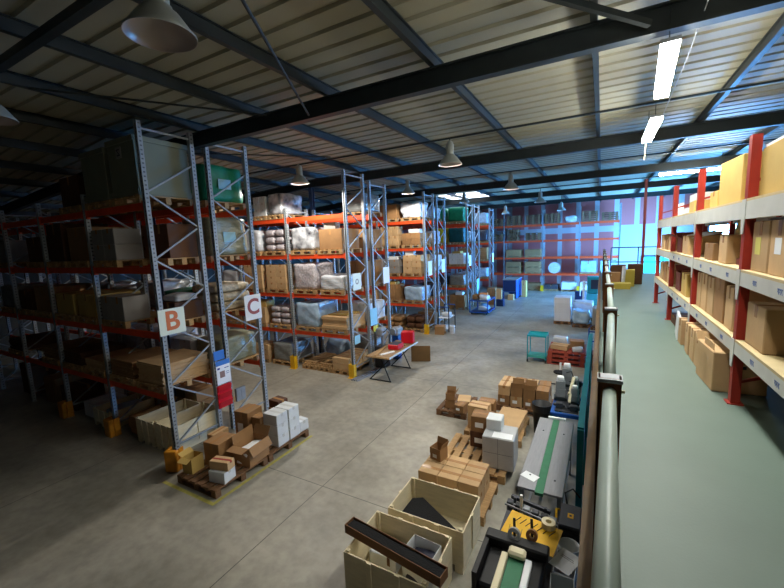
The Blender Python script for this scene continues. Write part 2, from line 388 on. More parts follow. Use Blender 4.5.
# ------------------------------------------------------------------ guard rail on the mezzanine edge
rl = thing('guard_rail', 'galvanised pipe handrail on rust-brown posts along the mezzanine edge', 'railing', (0, 0, 2.4))
PY = [0.0, 1.76, 3.5, 5.25, 7.0, 8.75, 10.5, 12.25, 14.0, 15.75, 17.5]
RX = [0.012, 0.048, 0.085] + [0.1]*8
for i, y in enumerate(PY):
    g = G(); xa, xb = RX[i]-0.043, RX[i]+0.043
    g.box((xa, y, 0), (xa+0.008, y+0.06, 1.0)).box((xb-0.008, y, 0), (xb, y+0.06, 1.0)).box((xa, y, 0), (xb, y+0.008, 1.0)).box((xa-0.004, y-0.012, 0.985), (xb+0.004, y+0.07, 1.0), 1)
    p = ob('post', g, [RUST, GREYP], rl)
    if i:
        ob('bolt', G().cyl((xb, y+0.03, 0.94), (xb+0.014, y+0.03, 0.94), 0.007, 8), CREAM, p)
for a, b, xa, xb in zip([-1.7] + PY, PY, [-0.02] + RX, RX):
    ob('rail', G().tube([(xa, a+0.008, 0.94), (xb, b-0.0, 0.94)], 0.025, 20), PIPE, rl, smooth=True)
    ob('rail', G().tube([(xa, a+0.008, 0.5), (xb, b-0.0, 0.5)], 0.02, 12), PIPE, rl, smooth=True)
er = thing('end_rail', 'thin dark pipe railing across the end of the walkway', 'railing', (0, 17.9, 2.4))
for z in (1.03, 0.45): ob('rail', G().tube([(0.35, 0, z), (2.9, 0, z)], 0.022, 8), DARKSTEEL, er)
for x in (0.35, 0.62, 1.28, 2.1, 2.9): ob('post', G().tube([(x, 0, 0), (x, 0, 1.03)], 0.022, 8), DARKSTEEL, er)
tag(ob('steel_post', G().box((1.38, 17.75, 2.4), (1.47, 17.85, 6.0)), mat('dark_red_paint', srgb(120, 34, 34), 0.5)), 'tall red steel post at the end of the walkway railing', 'post')

# ------------------------------------------------------------------ pallet racks
LEV = [1.27, 2.48, 3.72, 4.88]
def post_mesh(h):
    def f():
        g = G()     # open channel section, local z from 0
        g.box((-0.045, -0.04, 0), (0.045, -0.034, h)).box((-0.045, -0.034, 0), (-0.039, 0.04, h)).box((0.039, -0.034, 0), (0.045, 0.04, h))
        g.box((-0.045, 0.034, 0), (-0.02, 0.04, h)).box((0.02, 0.034, 0), (0.045, 0.04, h))
        g.box((-0.07, -0.06, 0), (0.07, 0.06, 0.008))
        return g.mesh('post', UPRIGHT)
    return cached(('post', h), f)
def brace_mesh(depth, h):
    def f():
        g = G(); a, b = 0.05, depth - 0.05; z = 0.25; k = 0
        g.bar((0, a, z), (0, b, z), 0.035)
        while z + 0.6 < h - 0.1:
            g.bar((0, a if k % 2 == 0 else b, z), (0, b if k % 2 == 0 else a, z + 0.6), 0.03); z += 0.6; k += 1
        g.bar((0, a, h-0.12), (0, b, h-0.12), 0.035)
        return g.mesh('bracing', STEEL)
    return cached(('brace', depth, h), f)
def beam_mesh(L, far=False):
    def f():
        g = G()
        g.box((0.0, -0.022, -0.125), (L, 0.022, 0)); 
        g.box((0, -0.03, -0.16), (0.05, 0.03, 0.03)).box((L-0.05, -0.03, -0.16), (L, 0.03, 0.03))
        return g.mesh('beam', ORANGE)
    return cached(('beam', round(L, 2)), f)
RK = {}
def rack(key, label, y0, depth, edges, h, phrase, facing=-1, levels=LEV):
    t = thing('pallet_rack', label, 'pallet rack', (0, y0, 0), group=None)
    for i, x in enumerate(edges):
        hh = h if i == 0 or key == 'K' else 5.22
        fr = bpy.data.objects.new('upright_frame', None); COL.objects.link(fr); fr.parent = t; fr.location = (x, 0, 0)
        put('post', post_mesh(hh), fr, (0, 0.04, 0), R(180)); put('post', post_mesh(hh), fr, (0, depth-0.04, 0))
        put('bracing', brace_mesh(depth, hh), fr)
    for i in range(len(edges)-1):
        L = edges[i] - edges[i+1] - 0.09
        for z in levels:
            for yy in (0.035, depth-0.035): put('beam', beam_mesh(L), t, (edges[i+1]+0.045, yy, z))
    RK[key] = dict(y0=y0, d=depth, e=edges, p=phrase, f=facing)
    return t
def ed(x0, p, n): return [x0 - p*i for i in range(n+1)]
rack('B', 'tall pallet rack carrying the B sign', 3.95, 1.05, ed(-7.15, 2.22, 5), 6.27, 'rack B')
rack('C', 'tall pallet rack carrying the C sign', 5.25, 1.05, ed(-7.15, 2.22, 5), 6.27, 'rack C', 1)
rack('D', 'orange beamed pallet rack facing rack C across the aisle', 9.1, 1.05, ed(-6.5, 2.3, 4), 6.1, 'first rack past C')
rack('E', 'pallet rack back to back with the first one past rack C', 10.45, 1.05, ed(-6.5, 2.3, 2), 5.95, 'rack behind first past C', 1)
rack('F', 'orange beamed pallet rack beside the folding bench, second aisle past C', 14.9, 1.05, ed(-6.6, 2.3, 3), 6.05, 'second rack past C')
rack('G', 'pallet rack back to back with the second one past rack C', 16.3, 1.05, ed(-6.6, 2.3, 2), 6.0, 'rack behind second past C', 1)
rack('H', 'pallet rack with the green wrapped loads on top', 20.7, 1.05, ed(-6.6, 2.3, 2), 6.0, 'third rack past C')
rack('I', 'pallet rack back to back with the green-load rack', 22.1, 1.05, ed(-6.6, 2.3, 1), 6.0, 'rack behind third past C', 1)
rack('J', 'pallet rack behind the blue cabinet, last before the pink wall', 25.6, 1.05, ed(-6.6, 2.3, 2), 6.0, 'fourth rack past C')
rack('K', 'long pallet rack along the pink end wall', 29.8, 1.05, [1.05, -1.38, -3.78, -6.55, -8.95], 6.0, 'end wall rack')
for x, y, r, l in ((-6.45, 9.02, 0, 'yellow column guard at the folding bench end of its rack'), (-8.8, 9.02, 0, 'yellow column guard between the blue sacks and grey wrapped floor load'),
                (-6.55, 14.82, 0, 'yellow column guard beside the brown sacks on the floor'), (-3.78, 29.7, 0, 'small yellow guard under the end wall rack, beside brown cases'), (-1.38, 29.7, 0, 'small yellow guard under the end wall rack, beside white cases')):
    tag(ob('column_guard', G().box((-0.09, -0.09, 0), (0.09, -0.08, 0.42)).box((-0.09, -0.08, 0), (-0.08, 0.06, 0.42)).box((0.08, -0.08, 0), (0.09, 0.06, 0.42)).box((-0.13, -0.12, 0), (0.13, -0.02, 0.01)), YELLOW, loc=(x, y, 0)), l, 'column guard', 'yellow rack column guards')
for x, l in ((-7.15, 'big amber guard block under sign B beside the carton pallets'), (-9.37, 'amber guard block on the second upright of rack B'), (-11.59, 'dim amber guard block on the third upright of rack B')):
    g = G(); g.cham((-0.12, -0.16, 0), (0.12, -0.06, 0.4), 0.015).box((-0.12, -0.06, 0), (-0.1, 0.06, 0.4)).box((0.1, -0.06, 0), (0.12, 0.06, 0.4))
    tag(ob('column_guard', g, AMBER, loc=(x, 3.95, 0) if x < -8 else (-6.8, 3.76, 0), rz=0 if x < -8 else R(24)), l, 'column guard', 'amber rack column guards')

# ------------------------------------------------------------------ pallets, cartons, wrapped loads
def pallet_g(w, d, h=0.14):
    g = G(); s = []
    nb = max(5, int(w / 0.16)); bw = w / (nb + (nb-1)*0.45)
    for i in range(nb):
        x = -w/2 + i*bw*1.45
        g.box((x, -d/2, h-0.022), (x+bw, d/2, h))
    for yy in (-d/2, -0.05, d/2-0.1): s.append(G().box((-w/2, yy, h-0.044), (w/2, yy+0.1, h-0.0225)))
    st = []
    for yy in (-d/2, -0.05, d/2-0.1):
        q = G(); q.box((-w/2, yy, h-0.044), (w/2, yy+0.1, h-0.0225)).box((-w/2, yy, 0), (w/2, yy+0.1, 0.02))
        for xx in (-w/2, -0.06, w/2-0.12): q.box((xx, yy, 0.02), (xx+0.12, yy+0.1, h-0.044))
        st.append(q)
    return g, st
def pallet(loc, w, d, label, rz=0.0, mt=None, group='wooden pallets on the racks', h=0.14, name='pallet'):
    mt = mt or WOOD
    def f():
        g, st = pallet_g(w, d, h)
        return g.mesh('deck', mt), [q.mesh('skid', mt) for q in st]
    dk, st = cached(('pal', round(w, 2), round(d, 2), h, mt.name), f)
    t = thing(name, label, 'pallet', loc, rz, group)
    put('deck', dk, t)
    for q in st: put('skid', q, t)
    return t
def far_pallet(loc, w, d, label, mt=None, group='wooden pallets on the racks', rz=0, rot=None):
    mt = mt or WOOD
    def f():
        g, st = pallet_g(w, d)
        for q in st: g.add(q.v, q.f)
        return g.mesh('pallet', mt)
    o = put('pallet', cached(('fpal', round(w, 2), round(d, 2), mt.name), f), None, loc, rz, rot)
    return tag(o, label, 'pallet', group)
def carton(loc, d, label, m=None, rz=0.0, group='cartons', tape=True, sticker=False, far=False, cat='carton', tapem=None, name='carton', handle=False):
    """closed carton: base centre at loc, d = (x, y, z)"""
    m = m or TAN; x, y, z = d
    if m is WHITEC and not tapem: tapem = mat('clear_pale_tape', srgb(196, 198, 196), 0.3)
    b = G().cham((-x/2, -y/2, 0), (x/2, y/2, z), min(0.008, 0.03*min(d)))
    tp = G(); e = 0.0015; w = 0.03 if min(x, y) > 0.2 else 0.02
    if x >= y:
        tp.box((-x/2-e, -w, z-0.0005), (x/2+e, w, z+e)).box((-x/2-e, -w, z*0.72), (-x/2+0.0005, w, z+e)).box((x/2-0.0005, -w, z*0.72), (x/2+e, w, z+e))
    else:
        tp.box((-w, -y/2-e, z-0.0005), (w, y/2+e, z+e)).box((-w, -y/2-e, z*0.72), (w, -y/2+0.0005, z+e)).box((-w, y/2-0.0005, z*0.72), (w, y/2+e, z+e))
    if far:
        b.add(tp.v, tp.f, 1)
        return tag(ob(name, b, [m, tapem or TAPE], None, loc, rz), label, cat, group)
    t = thing(name, label, cat, loc, rz, group)
    ob('body', b, m, t)
    if tape: ob('tape', tp, tapem or TAPE, t)
    if sticker: ob('shipping_label', G().box((-x*0.3, -y/2-0.002, z*0.3), (x*0.1, -y/2+0.0005, z*0.62)), PAPER, t)
    if handle: ob('hand_hole', G().box((-0.045, -y/2-0.001, z*0.62), (0.045, -y/2+0.0005, z*0.62+0.03)), DARKINK, t)
    return t
def open_box(loc, d, label, m=None, rz=0.0, group='open cartons', th=0.006, flaps=((0, 60), (1, 70), (2, 55), (3, 80)), fill=None, cat='open carton', name='open_carton', seed=0):
    m = m or TAN; x, y, z = d
    t = thing(name, label, cat, loc, rz, group)
    g = G(); g.box((-x/2, -y/2, 0), (x/2, y/2, th)).box((-x/2, -y/2, th), (-x/2+th, y/2, z)).box((x/2-th, -y/2, th), (x/2, y/2, z)).box((-x/2+th, -y/2, th), (x/2-th, -y/2+th, z)).box((-x/2+th, y/2-th, th), (x/2-th, y/2, z))
    ob('body', g, m, t)
    L = min(x, y) * 0.48
    for s, a in flaps:          # a = degrees from vertical, outwards
        a = R(a); c, sn = math.cos(a)*L, math.sin(a)*L
        if s == 0: q = [(-x/2, -y/2, z), (x/2, -y/2, z), (x/2, -y/2-sn, z+c), (-x/2, -y/2-sn, z+c)]; nrm = Vector((0, -math.cos(a), -math.sin(a)))
        if s == 1: q = [(x/2, -y/2, z), (x/2, y/2, z), (x/2+sn, y/2, z+c), (x/2+sn, -y/2, z+c)]; nrm = Vector((math.cos(a), 0, -math.sin(a)))
        if s == 2: q = [(x/2, y/2, z), (-x/2, y/2, z), (-x/2, y/2+sn, z+c), (x/2, y/2+sn, z+c)]; nrm = Vector((0, math.cos(a), -math.sin(a)))
        if s == 3: q = [(-x/2, y/2, z), (-x/2, -y/2, z), (-x/2-sn, -y/2, z+c), (-x/2-sn, y/2, z+c)]; nrm = Vector((-math.cos(a), 0, -math.sin(a)))
        q = [Vector(p) for p in q]; q2 = [p - nrm*0.005 for p in q]
        ob('flap', G().add(q+q2, [(0,1,2,3),(7,6,5,4),(0,4,5,1),(1,5,6,2),(2,6,7,3),(3,7,4,0)]), m, t)
    if fill: ob('contents', G().lumpy((-x/2+0.02, -y/2+0.02, th), (x/2-0.02, y/2-0.02, z*0.75), seed, 0.02, 0.03, 6), fill, t, smooth=True)
    return t
def wrapped(loc, d, label, m, rz=0.0, group='wrapped pallet loads', sheet=False, seed=None, sm=True, amp=0.02, name='wrapped_load', cat='wrapped load', sx=1):
    x, y, z = d; seed = seed if seed is not None else rnd.randrange(10**6)
    g = G().lumpy((-x/2, -y/2, 0), (x/2, y/2, z), seed, amp, 0.05, 7)
    if not sheet: return tag(ob(name, g, m, None, loc, rz, smooth=sm), label, cat, group)
    t = thing(name, label, cat, loc, rz, group)
    ob('body', g, m, t, smooth=sm)
    if sheet == 'x': ob('label_sheet', G().box((x/2+0.012, -0.16, z*0.35), (x/2+0.022, 0.16, z*0.62)), mat('pale_blue_paper', srgb(150, 190, 200), 0.7), t)
    else: ob('label_sheet', G().box((-0.16, -y/2-0.022, z*0.4), (0.14, -y/2-0.012, z*0.75)), PAPER, t)
    return t
LN = ['floor level', 'first beam', 'second beam', 'third beam', 'top beam']
BN = ['end bay', 'second bay', 'third bay', 'fourth bay', 'fifth bay']
HN = ['outer half', 'inner half']
def slot(k, lev, bay, half):
    r = RK[k]; e0, e1 = r['e'][bay], r['e'][bay+1]; w = e0 - e1
    if k == 'K': x = (e1 + w*0.25 if half == 0 else e0 - w*0.25)
    else: x = e0 - w*(0.27 if half == 0 else 0.74)
    z = 0 if lev == 0 else LEV[lev-1] + 0.0015
    ph = f"{LN[lev]}, {BN[bay]} {HN[half]}, {r['p']}"
    return x, r['y0'] + r['d']/2, z, ph, r
def load(k, lev, bay, half, kind, m, h, desc, w=0.92, dep=1.06, dx=0.0, pm=None, **kw):
    """one pallet with its load in a rack slot"""
    x, y, z, ph, r = slot(k, lev, bay, half); x += dx
    far = k in 'DEFGHIJK'
    nm = {'film': 'wrapped load', 'bags': 'bagged load', 'crate': 'crate', 'sheets': 'sheet stack', 'grid': 'cartons', 'box': 'box', 'low': 'stock'}.get(kind, 'load')
    pl = f"pallet under the {desc}, {ph}"
    if len(pl.split()) > 16: pl = f"pallet under {desc.split()[0]} load, {ph}"
    pl = pl.replace("pallet under the dark wrapped load with white film", "pallet under dark wrapped load")
    (far_pallet if far else pallet)((x, y, z), w, dep, pl, mt=pm or WOOD)
    b = z + 0.1405
    if kind == 'film': wrapped((x, y, b), (w-0.06, dep-0.06, h), f"{desc}, {ph}", m, **kw)
    elif kind == 'crate':
        t = thing('crate', f"{desc}, {ph}", 'crate', (x, y, b), 0, 'wooden crates on the racks')
        g = G().box((-w/2+0.03, -dep/2+0.03, 0), (w/2-0.03, dep/2-0.03, h)); ob('body', g, m, t)
        for zz in (0.02, h-0.1): ob('batten', G().box((-w/2+0.01, -dep/2+0.005, zz), (w/2-0.01, -dep/2+0.03, zz+0.09)).box((w/2-0.03, -dep/2+0.03, zz), (w/2-0.005, dep/2-0.03, zz+0.09)), m, t)
    elif kind == 'sheets':
        g = G(); n = max(4, int(h/0.035)); rg = random.Random(hash((k, lev, bay, half)) % 1000 + 3)
        for i in range(n):
            a = rg.uniform(-0.025, 0.025); c = rg.uniform(-0.02, 0.02)
            g.box((-w/2+0.05+a, -dep/2+0.04+c, i*h/n), (w/2-0.05+a, dep/2-0.04+c, (i+1)*h/n-0.004))
        tag(ob('sheet_stack', g, m, None, (x, y, b)), f"{desc}, {ph}", 'sheet stack', 'stacked flat board')
    elif kind == 'grid':
        nx, nz = kw.get('n', (2, 2)); fy = r['f']
        cw, ch = (w-0.04)/nx, h/nz; cdp = 0.5
        rows = ((0, -1), (1, 1)) if bay == 0 and half == 0 else ((0, -1),)
        TR = ['bottom', 'middle', 'upper', 'topmost'] if nz == 4 else ['bottom', 'middle', 'topmost'] if nz == 3 else ['bottom', 'topmost'] if nz == 2 else ['only']
        CN = ['inner', 'outer'] if nx == 2 else ['inner', 'centre', 'outer'] if nx == 3 else ['single']
        sh = {'first rack past C': 'first rack past C'}.get(r['p'], r['p'])
        for ri, sg in rows:
            for i in range(nx):
                for j in range(nz):
                    lb = f"{desc}, {TR[j]} {CN[i]}{' rear' if ri else ''}, {LN[lev]}, {BN[bay]} {HN[half]}, {sh}"
                    ws = lb.split()
                    if len(ws) > 16: lb = f"{desc.split()[0]} carton, {TR[j]} {CN[i]}{' rear' if ri else ''}, {LN[lev]}, {BN[bay]}, {HN[half][:5]}, {sh}"
                    carton((x - w/2 + 0.02 + cw*(i+0.5), y + sg*fy*-0.26*-1*(-1 if fy < 0 else 1)*(-1 if fy < 0 else 1) if False else y + sg*0.262, b + j*(ch+0.001)), (cw-0.008, cdp, ch-0.002), lb, m, R(rnd.uniform(-0.4, 0.4)), 'cartons stacked on the racks', far=far)
    elif kind == 'box':
        carton((x, y, b), (w-0.08, dep-0.12, h), f"{desc}, {ph}", m, R(rnd.uniform(-3, 3)), 'boxes on the racks', far=far)
    elif kind == 'bags':
        n = kw.get('n', (2, 3)); bw, bh = (w-0.04)/n[0], h/n[1]
        for j in range(n[1]):
            for i in range(n[0]):
                pos = (['lower', 'middle', 'upper'] if n[1] == 3 else ['lower', 'upper'] if n[1] == 2 else ['flat'])[j] + ' ' + ['inner', 'outer', 'extra'][i]
                lb = f"{desc}, {pos}, {ph}"
                if len(lb.split()) > 16: lb = f"{desc.split()[0]} sack, {pos}, {ph}"
                tag(ob('sack', G().lumpy((-bw/2+0.012, -dep/2+0.06, 0), (bw/2-0.012, dep/2-0.06, bh-0.014), rnd.randrange(9999), 0.004, bh*0.42, 5), m, None, (x-w/2+0.02+bw*(i+0.5), y, b+j*bh), smooth=True), lb, 'sack', 'sacks on the racks')

# --- rack B (dim, facing the camera side)
load('B', 4, 0, 0, 'crate', CRATEG, 1.05, 'large grey-green crate', w=0.95)
load('B', 4, 0, 1, 'crate', CRATEG, 0.98, 'second grey-green crate', w=0.95)
load('B', 4, 1, 0, 'box', DKBROWN, 0.62, 'dark brown box')
far_pallet((-7.56, 4.66, 3.7215), 0.56, 0.66, 'small pallet under the dark brown box at the very end of rack B, third beam')
carton((-7.56, 4.68, 3.863), (0.52, 0.6, 0.66), 'dark brown box at the very end of rack B on the third beam', DKBROWN, R(2), 'boxes on the racks')
load('B', 3, 0, 1, 'grid', GREYC, 0.62, 'grey carton', n=(2, 2))
load('B', 3, 1, 0, 'box', BROWN, 0.72, 'brown box')
load('B', 3, 1, 1, 'box', DKBROWN, 0.85, 'large dark box')
load('B', 3, 2, 0, 'box', DKBROWN, 0.6, 'squat dark brown box')
load('B', 3, 3, 0, 'box', GREYC, 0.6, 'grey box')
far_pallet((-7.56, 4.66, 2.4815), 0.56, 0.66, 'small pallet under the brown box and white sheet behind sign B, second beam')
carton((-7.56, 4.68, 2.623), (0.5, 0.58, 0.36), 'dark brown box behind sign B on the second beam', DKBROWN, R(-2), 'boxes on the racks')
tag(ob('bundle', G().lumpy((-0.22, -0.26, 0), (0.22, 0.26, 0.14), 41, 0.03, 0.05, 5), FILMW, None, (-7.56, 4.68, 2.989), smooth=True), 'white crumpled sheet on the brown box behind sign B', 'bundle')
load('B', 2, 0, 1, 'grid', GREYC, 0.5, 'grey carton', n=(2, 1))
load('B', 2, 1, 0, 'box', YTAN, 0.5, 'long yellow-tan box', w=0.95)
load('B', 2, 1, 1, 'box', YTAN, 0.48, 'long yellow-tan box', w=0.95)
load('B', 2, 2, 0, 'box', BROWN, 0.62, 'brown wooden-looking box')
load('B', 2, 2, 1, 'box', DKBROWN, 0.5, 'dark brown box')
load('B', 2, 3, 0, 'film', FILMG, 0.6, 'grey wrapped load')
load('B', 1, 0, 0, 'sheets', TAN, 0.42, 'tan stack of flat cardboard', w=0.95)
load('B', 1, 0, 1, 'sheets', BROWN, 0.36, 'brown stack of flat cardboard', w=0.95)
load('B', 1, 1, 0, 'sheets', TAN, 0.22, 'thin tan stack of flat cardboard', w=0.95)
load('B', 1, 1, 1, 'sheets', DKBROWN, 0.3, 'dark stack of flat cardboard', w=0.95)
load('B', 1, 2, 0, 'sheets', BROWN, 0.3, 'brown stack of flat cardboard', w=0.95)
load('B', 1, 3, 0, 'sheets', DKBROWN, 0.3, 'dark stack of flat cardboard', w=0.95)
t = thing('crate_plate', 'small pale square plate on the dark front of the top beam crate, rack B', 'plate', (-7.82, 3.955, 5.72))
ob('plate', G().box((-0.09, 0.012, 0), (0.09, 0.018, 0.2)), GREYC, t)
ob('mark', G().bar((-0.05, 0.01, 0.15), (0.05, 0.01, 0.15), 0.004, 0.02).bar((-0.05, 0.01, 0.05), (0.05, 0.01, 0.05), 0.004, 0.02).bar((-0.05, 0.01, 0.15), (0.05, 0.01, 0.05), 0.004, 0.02), DARKINK, t)
# --- rack C (seen from its end and from behind, through rack B)
load('C', 4, 0, 0, 'film', GREENW, 0.78, 'green wrapped load', w=0.95, sheet='x')
load('C', 4, 0, 1, 'film', FILMG, 0.7, 'grey wrapped load')
load('C', 4, 1, 1, 'film', FILMW, 0.5, 'white wrapped load')
load('C', 3, 0, 0, 'film', FILMO, 0.82, 'olive-grey wrapped load', w=0.95, sheet='x')
load('C', 3, 0, 1, 'film', FILMW, 0.55, 'white wrapped load')
load('C', 3, 1, 0, 'grid', TAN, 0.78, 'tan carton', n=(2, 3))
load('C', 3, 1, 1, 'grid', TAN, 0.78, 'tan carton', n=(2, 3))
load('C', 3, 2, 0, 'grid', GREYC, 0.6, 'grey carton', n=(2, 2))
load('C', 2, 0, 0, 'bags', NET, 0.62, 'cream sack', n=(2, 3), w=0.95)
load('C', 2, 0, 1, 'film', GREENW, 0.45, 'low green wrapped load')
load('C', 2, 1, 0, 'film', FILMW, 0.62, 'white wrapped load')
load('C', 2, 1, 1, 'film', FILMW, 0.5, 'white wrapped load')
load('C', 2, 2, 0, 'film', FILMB, 0.55, 'pale blue wrapped load')
load('C', 1, 0, 0, 'film', FILMO, 0.6, 'olive-grey wrapped load', w=0.95)
load('C', 1, 0, 1, 'grid', WHITEC, 0.5, 'white carton', n=(2, 2))
load('C', 1, 1, 0, 'film', FILMW, 0.6, 'white wrapped load')
load('C', 1, 1, 1, 'film', FILMW, 0.6, 'white wrapped load')
load('C', 1, 2, 0, 'film', FILMW, 0.4, 'low white wrapped load')
load('C', 0, 0, 1, 'grid', BROWN, 0.5, 'brown carton', n=(2, 2))
load('C', 0, 1, 0, 'film', FILMW, 0.6, 'white wrapped load')
load('C', 0, 1, 1, 'box', TAN, 0.5, 'tan box')
# --- first rack past C (bright, facing the camera)
load('D', 4, 1, 1, 'grid', WHITEC, 0.62, 'white carton', n=(2, 3), w=0.6, dx=0.585)
load('D', 4, 1, 0, 'film', FILMBW, 0.68, 'dark wrapped load with white film', w=0.66, dx=0.18)
load('D', 3, 1, 1, 'film', FILMW, 0.72, 'white wrapped load')
load('D', 3, 1, 0, 'bags', PATTERN, 0.72, 'patterned sack', n=(2, 3))
load('D', 3, 0, 1, 'film', FILMBW, 0.7, 'black and white wrapped load', w=0.95)
load('D', 3, 0, 0, 'box', BROWN, 0.6, 'brown box')
load('D', 3, 2, 0, 'film', FILMG, 0.65, 'grey wrapped load')
load('D', 2, 1, 0, 'grid', TAN, 0.78, 'tan carton', n=(2, 4))
load('D', 2, 1, 1, 'grid', TAN, 0.78, 'tan carton', n=(2, 3))
load('D', 2, 0, 1, 'film', PATTERN, 0.82, 'lilac-white wrapped load')
load('D', 2, 0, 0, 'film', FILMW, 0.44, 'low white wrapped load')
load('D', 2, 2, 0, 'film', FILMW, 0.6, 'white wrapped load')
load('D', 1, 1, 1, 'grid', TAN, 0.55, 'tan carton', n=(2, 2))
load('D', 1, 1, 0, 'bags', PATTERN, 0.62, 'silver patterned sack', n=(2, 3))
load('D', 1, 0, 1, 'film', FILMB, 0.78, 'blue-white wrapped load', w=0.95)
load('D', 1, 0, 0, 'crate', TAN, 0.4, 'wooden crate', w=0.98)
load('D', 1, 2, 0, 'grid', BROWN, 0.5, 'brown carton', n=(2, 2))
load('D', 0, 1, 1, 'grid', TAN, 0.5, 'tan carton', n=(3, 3))
load('D', 0, 1, 0, 'film', FILMG, 0.62, 'grey wrapped load')
load('D', 0, 2, 0, 'grid', BROWN, 0.6, 'brown carton', n=(2, 2))
for i, (x, nm) in enumerate(((-8.25, 'beside the blue sack'), (-7.62, 'in the middle of the bay'))):
    far_pallet((x, 9.72, 0), 0.56, 1.25, f'narrow plank pallet on the floor, {nm}, first rack past C', group='plank pallets')
    for j in range(4):
        for q in range(2):
            L = 1.15 - 0.1*q
            tag(ob('plank', G().box((-0.055, -L/2, 0), (0.055, L/2, 0.045)), WOOD, None, (x-0.2+j*0.13, 9.72, 0.141+q*0.046), R(rnd.uniform(-0.4, 0.4))), f"{['inner','second','third','outer'][j]} plank of the {['lower','upper'][q]} layer on the pallet {nm}", 'plank', 'planks on narrow pallets')
far_pallet((-6.97, 9.72, 0), 0.7, 1.25, 'pallet of tan cartons beside the yellow guard at the folding bench', group='floor pallets under the racks')
for i in range(3):
    for j in range(2):
        carton((-6.97, 9.3+i*0.4, 0.141+j*0.19), (0.62, 0.37, 0.185), f"{['front','middle','rear'][i]} {['lower','upper'][j]} tan carton on the pallet beside the folding bench guard", TAN, 0, 'cartons on the floor pallet by the bench', far=True)
tag(ob('sack', G().lumpy((-0.4, -0.3, 0), (0.4, 0.3, 0.6), 5, 0.05, 0.2, 6), FILMB, None, (-8.3, 10.75, 0.0), smooth=True), 'pale blue plastic sack on the floor behind the plank pallets', 'sack', 'floor sacks')
# --- back of that rack
load('E', 4, 0, 0, 'film', FILMG, 0.6, 'grey wrapped load')
load('E', 3, 0, 0, 'grid', BROWN, 0.6, 'brown carton', n=(2, 2))
load('E', 2, 0, 0, 'grid', BROWN, 0.8, 'brown carton', n=(2, 2))
load('E', 1, 0, 0, 'grid', WHITEC, 0.6, 'white carton', n=(2, 2))
load('E', 0, 0, 0, 'film', FILMG, 0.6, 'grey wrapped load')
load('E', 3, 1, 0, 'grid', TAN, 0.6, 'tan carton', n=(2, 2))
# --- second rack past C
load('F', 4, 0, 1, 'box', BROWN, 0.62, 'brown box')
load('F', 4, 0, 0, 'film', FILMW, 0.6, 'white wrapped load', amp=0.06)
load('F', 4, 1, 0, 'box', GREYC, 0.66, 'grey box')
load('F', 3, 0, 1, 'grid', TAN, 0.82, 'tan carton', n=(3, 2))
load('F', 3, 0, 0, 'grid', BROWN, 0.5, 'brown carton', n=(2, 2))
load('F', 3, 1, 0, 'film', FILMG, 0.6, 'grey wrapped load')
load('F', 2, 0, 1, 'grid', GREYC, 0.6, 'grey carton', n=(2, 2))
load('F', 2, 0, 0, 'grid', TAN, 0.78, 'tan carton', n=(2, 3))
load('F', 2, 1, 0, 'film', FILMW, 0.6, 'white wrapped load')
load('F', 1, 0, 1, 'grid', BROWN, 0.7, 'brown carton', n=(3, 1))
load('F', 1, 0, 0, 'film', FILMB, 0.6, 'blue-grey wrapped load')
load('F', 1, 1, 0, 'grid', TAN, 0.6, 'tan carton', n=(2, 2))
load('F', 0, 0, 1, 'bags', BROWN, 0.5, 'brown sack', n=(2, 2))
load('F', 0, 0, 0, 'bags', DKBROWN, 0.55, 'dark brown sack', n=(2, 2))
load('G', 4, 0, 0, 'film', FILMW, 0.5, 'white wrapped load')
load('G', 3, 0, 0, 'film', FILMW, 0.6, 'white wrapped load')
load('G', 2, 0, 0, 'grid', WHITEC, 0.7, 'white carton', n=(2, 2))
load('G', 1, 0, 0, 'film', FILMD, 0.6, 'dark wrapped load')
load('G', 0, 0, 0, 'grid', BROWN, 0.5, 'brown carton', n=(2, 2))
# --- third rack past C
load('H', 4, 0, 0, 'film', GREENW, 0.78, 'green wrapped load', w=0.95)
load('H', 4, 0, 1, 'film', GREENW, 0.8, 'green wrapped load', w=0.95)
load('H', 3, 0, 0, 'film', TEALW, 0.8, 'dark teal wrapped load', w=0.95)
load('H', 3, 0, 1, 'film', YELLOWW, 0.82, 'yellow wrapped load')
load('H', 2, 0, 0, 'grid', WHITEC, 0.6, 'white carton', n=(2, 2))
load('H', 2, 0, 1, 'grid', TAN, 0.7, 'tan carton', n=(2, 2))
load('H', 1, 0, 0, 'film', FILMG, 0.6, 'grey wrapped load')
load('H', 1, 0, 1, 'film', FILMD, 0.7, 'dark wrapped load')
load('H', 0, 0, 0, 'grid', BROWN, 0.7, 'brown carton', n=(2, 2))
load('H', 0, 0, 1, 'grid', TAN, 0.6, 'tan carton', n=(2, 2))
load('I', 3, 0, 0, 'film', FILMW, 0.6, 'white wrapped load')
load('I', 1, 0, 0, 'film', FILMB, 0.6, 'pale blue wrapped load')
load('J', 4, 0, 0, 'film', FILMB, 0.7, 'blue-white wrapped load')
load('J', 3, 0, 0, 'film', FILMD, 0.75, 'dark wrapped load')
load('J', 3, 0, 1, 'film', FILMW, 0.7, 'white wrapped load')
load('J', 2, 0, 0, 'grid', BROWN, 0.78, 'brown carton', n=(2, 3))
load('J', 2, 0, 1, 'grid', BROWN, 0.78, 'brown carton', n=(2, 3))
load('J', 1, 0, 0, 'film', FILMB, 0.6, 'pale blue wrapped load')
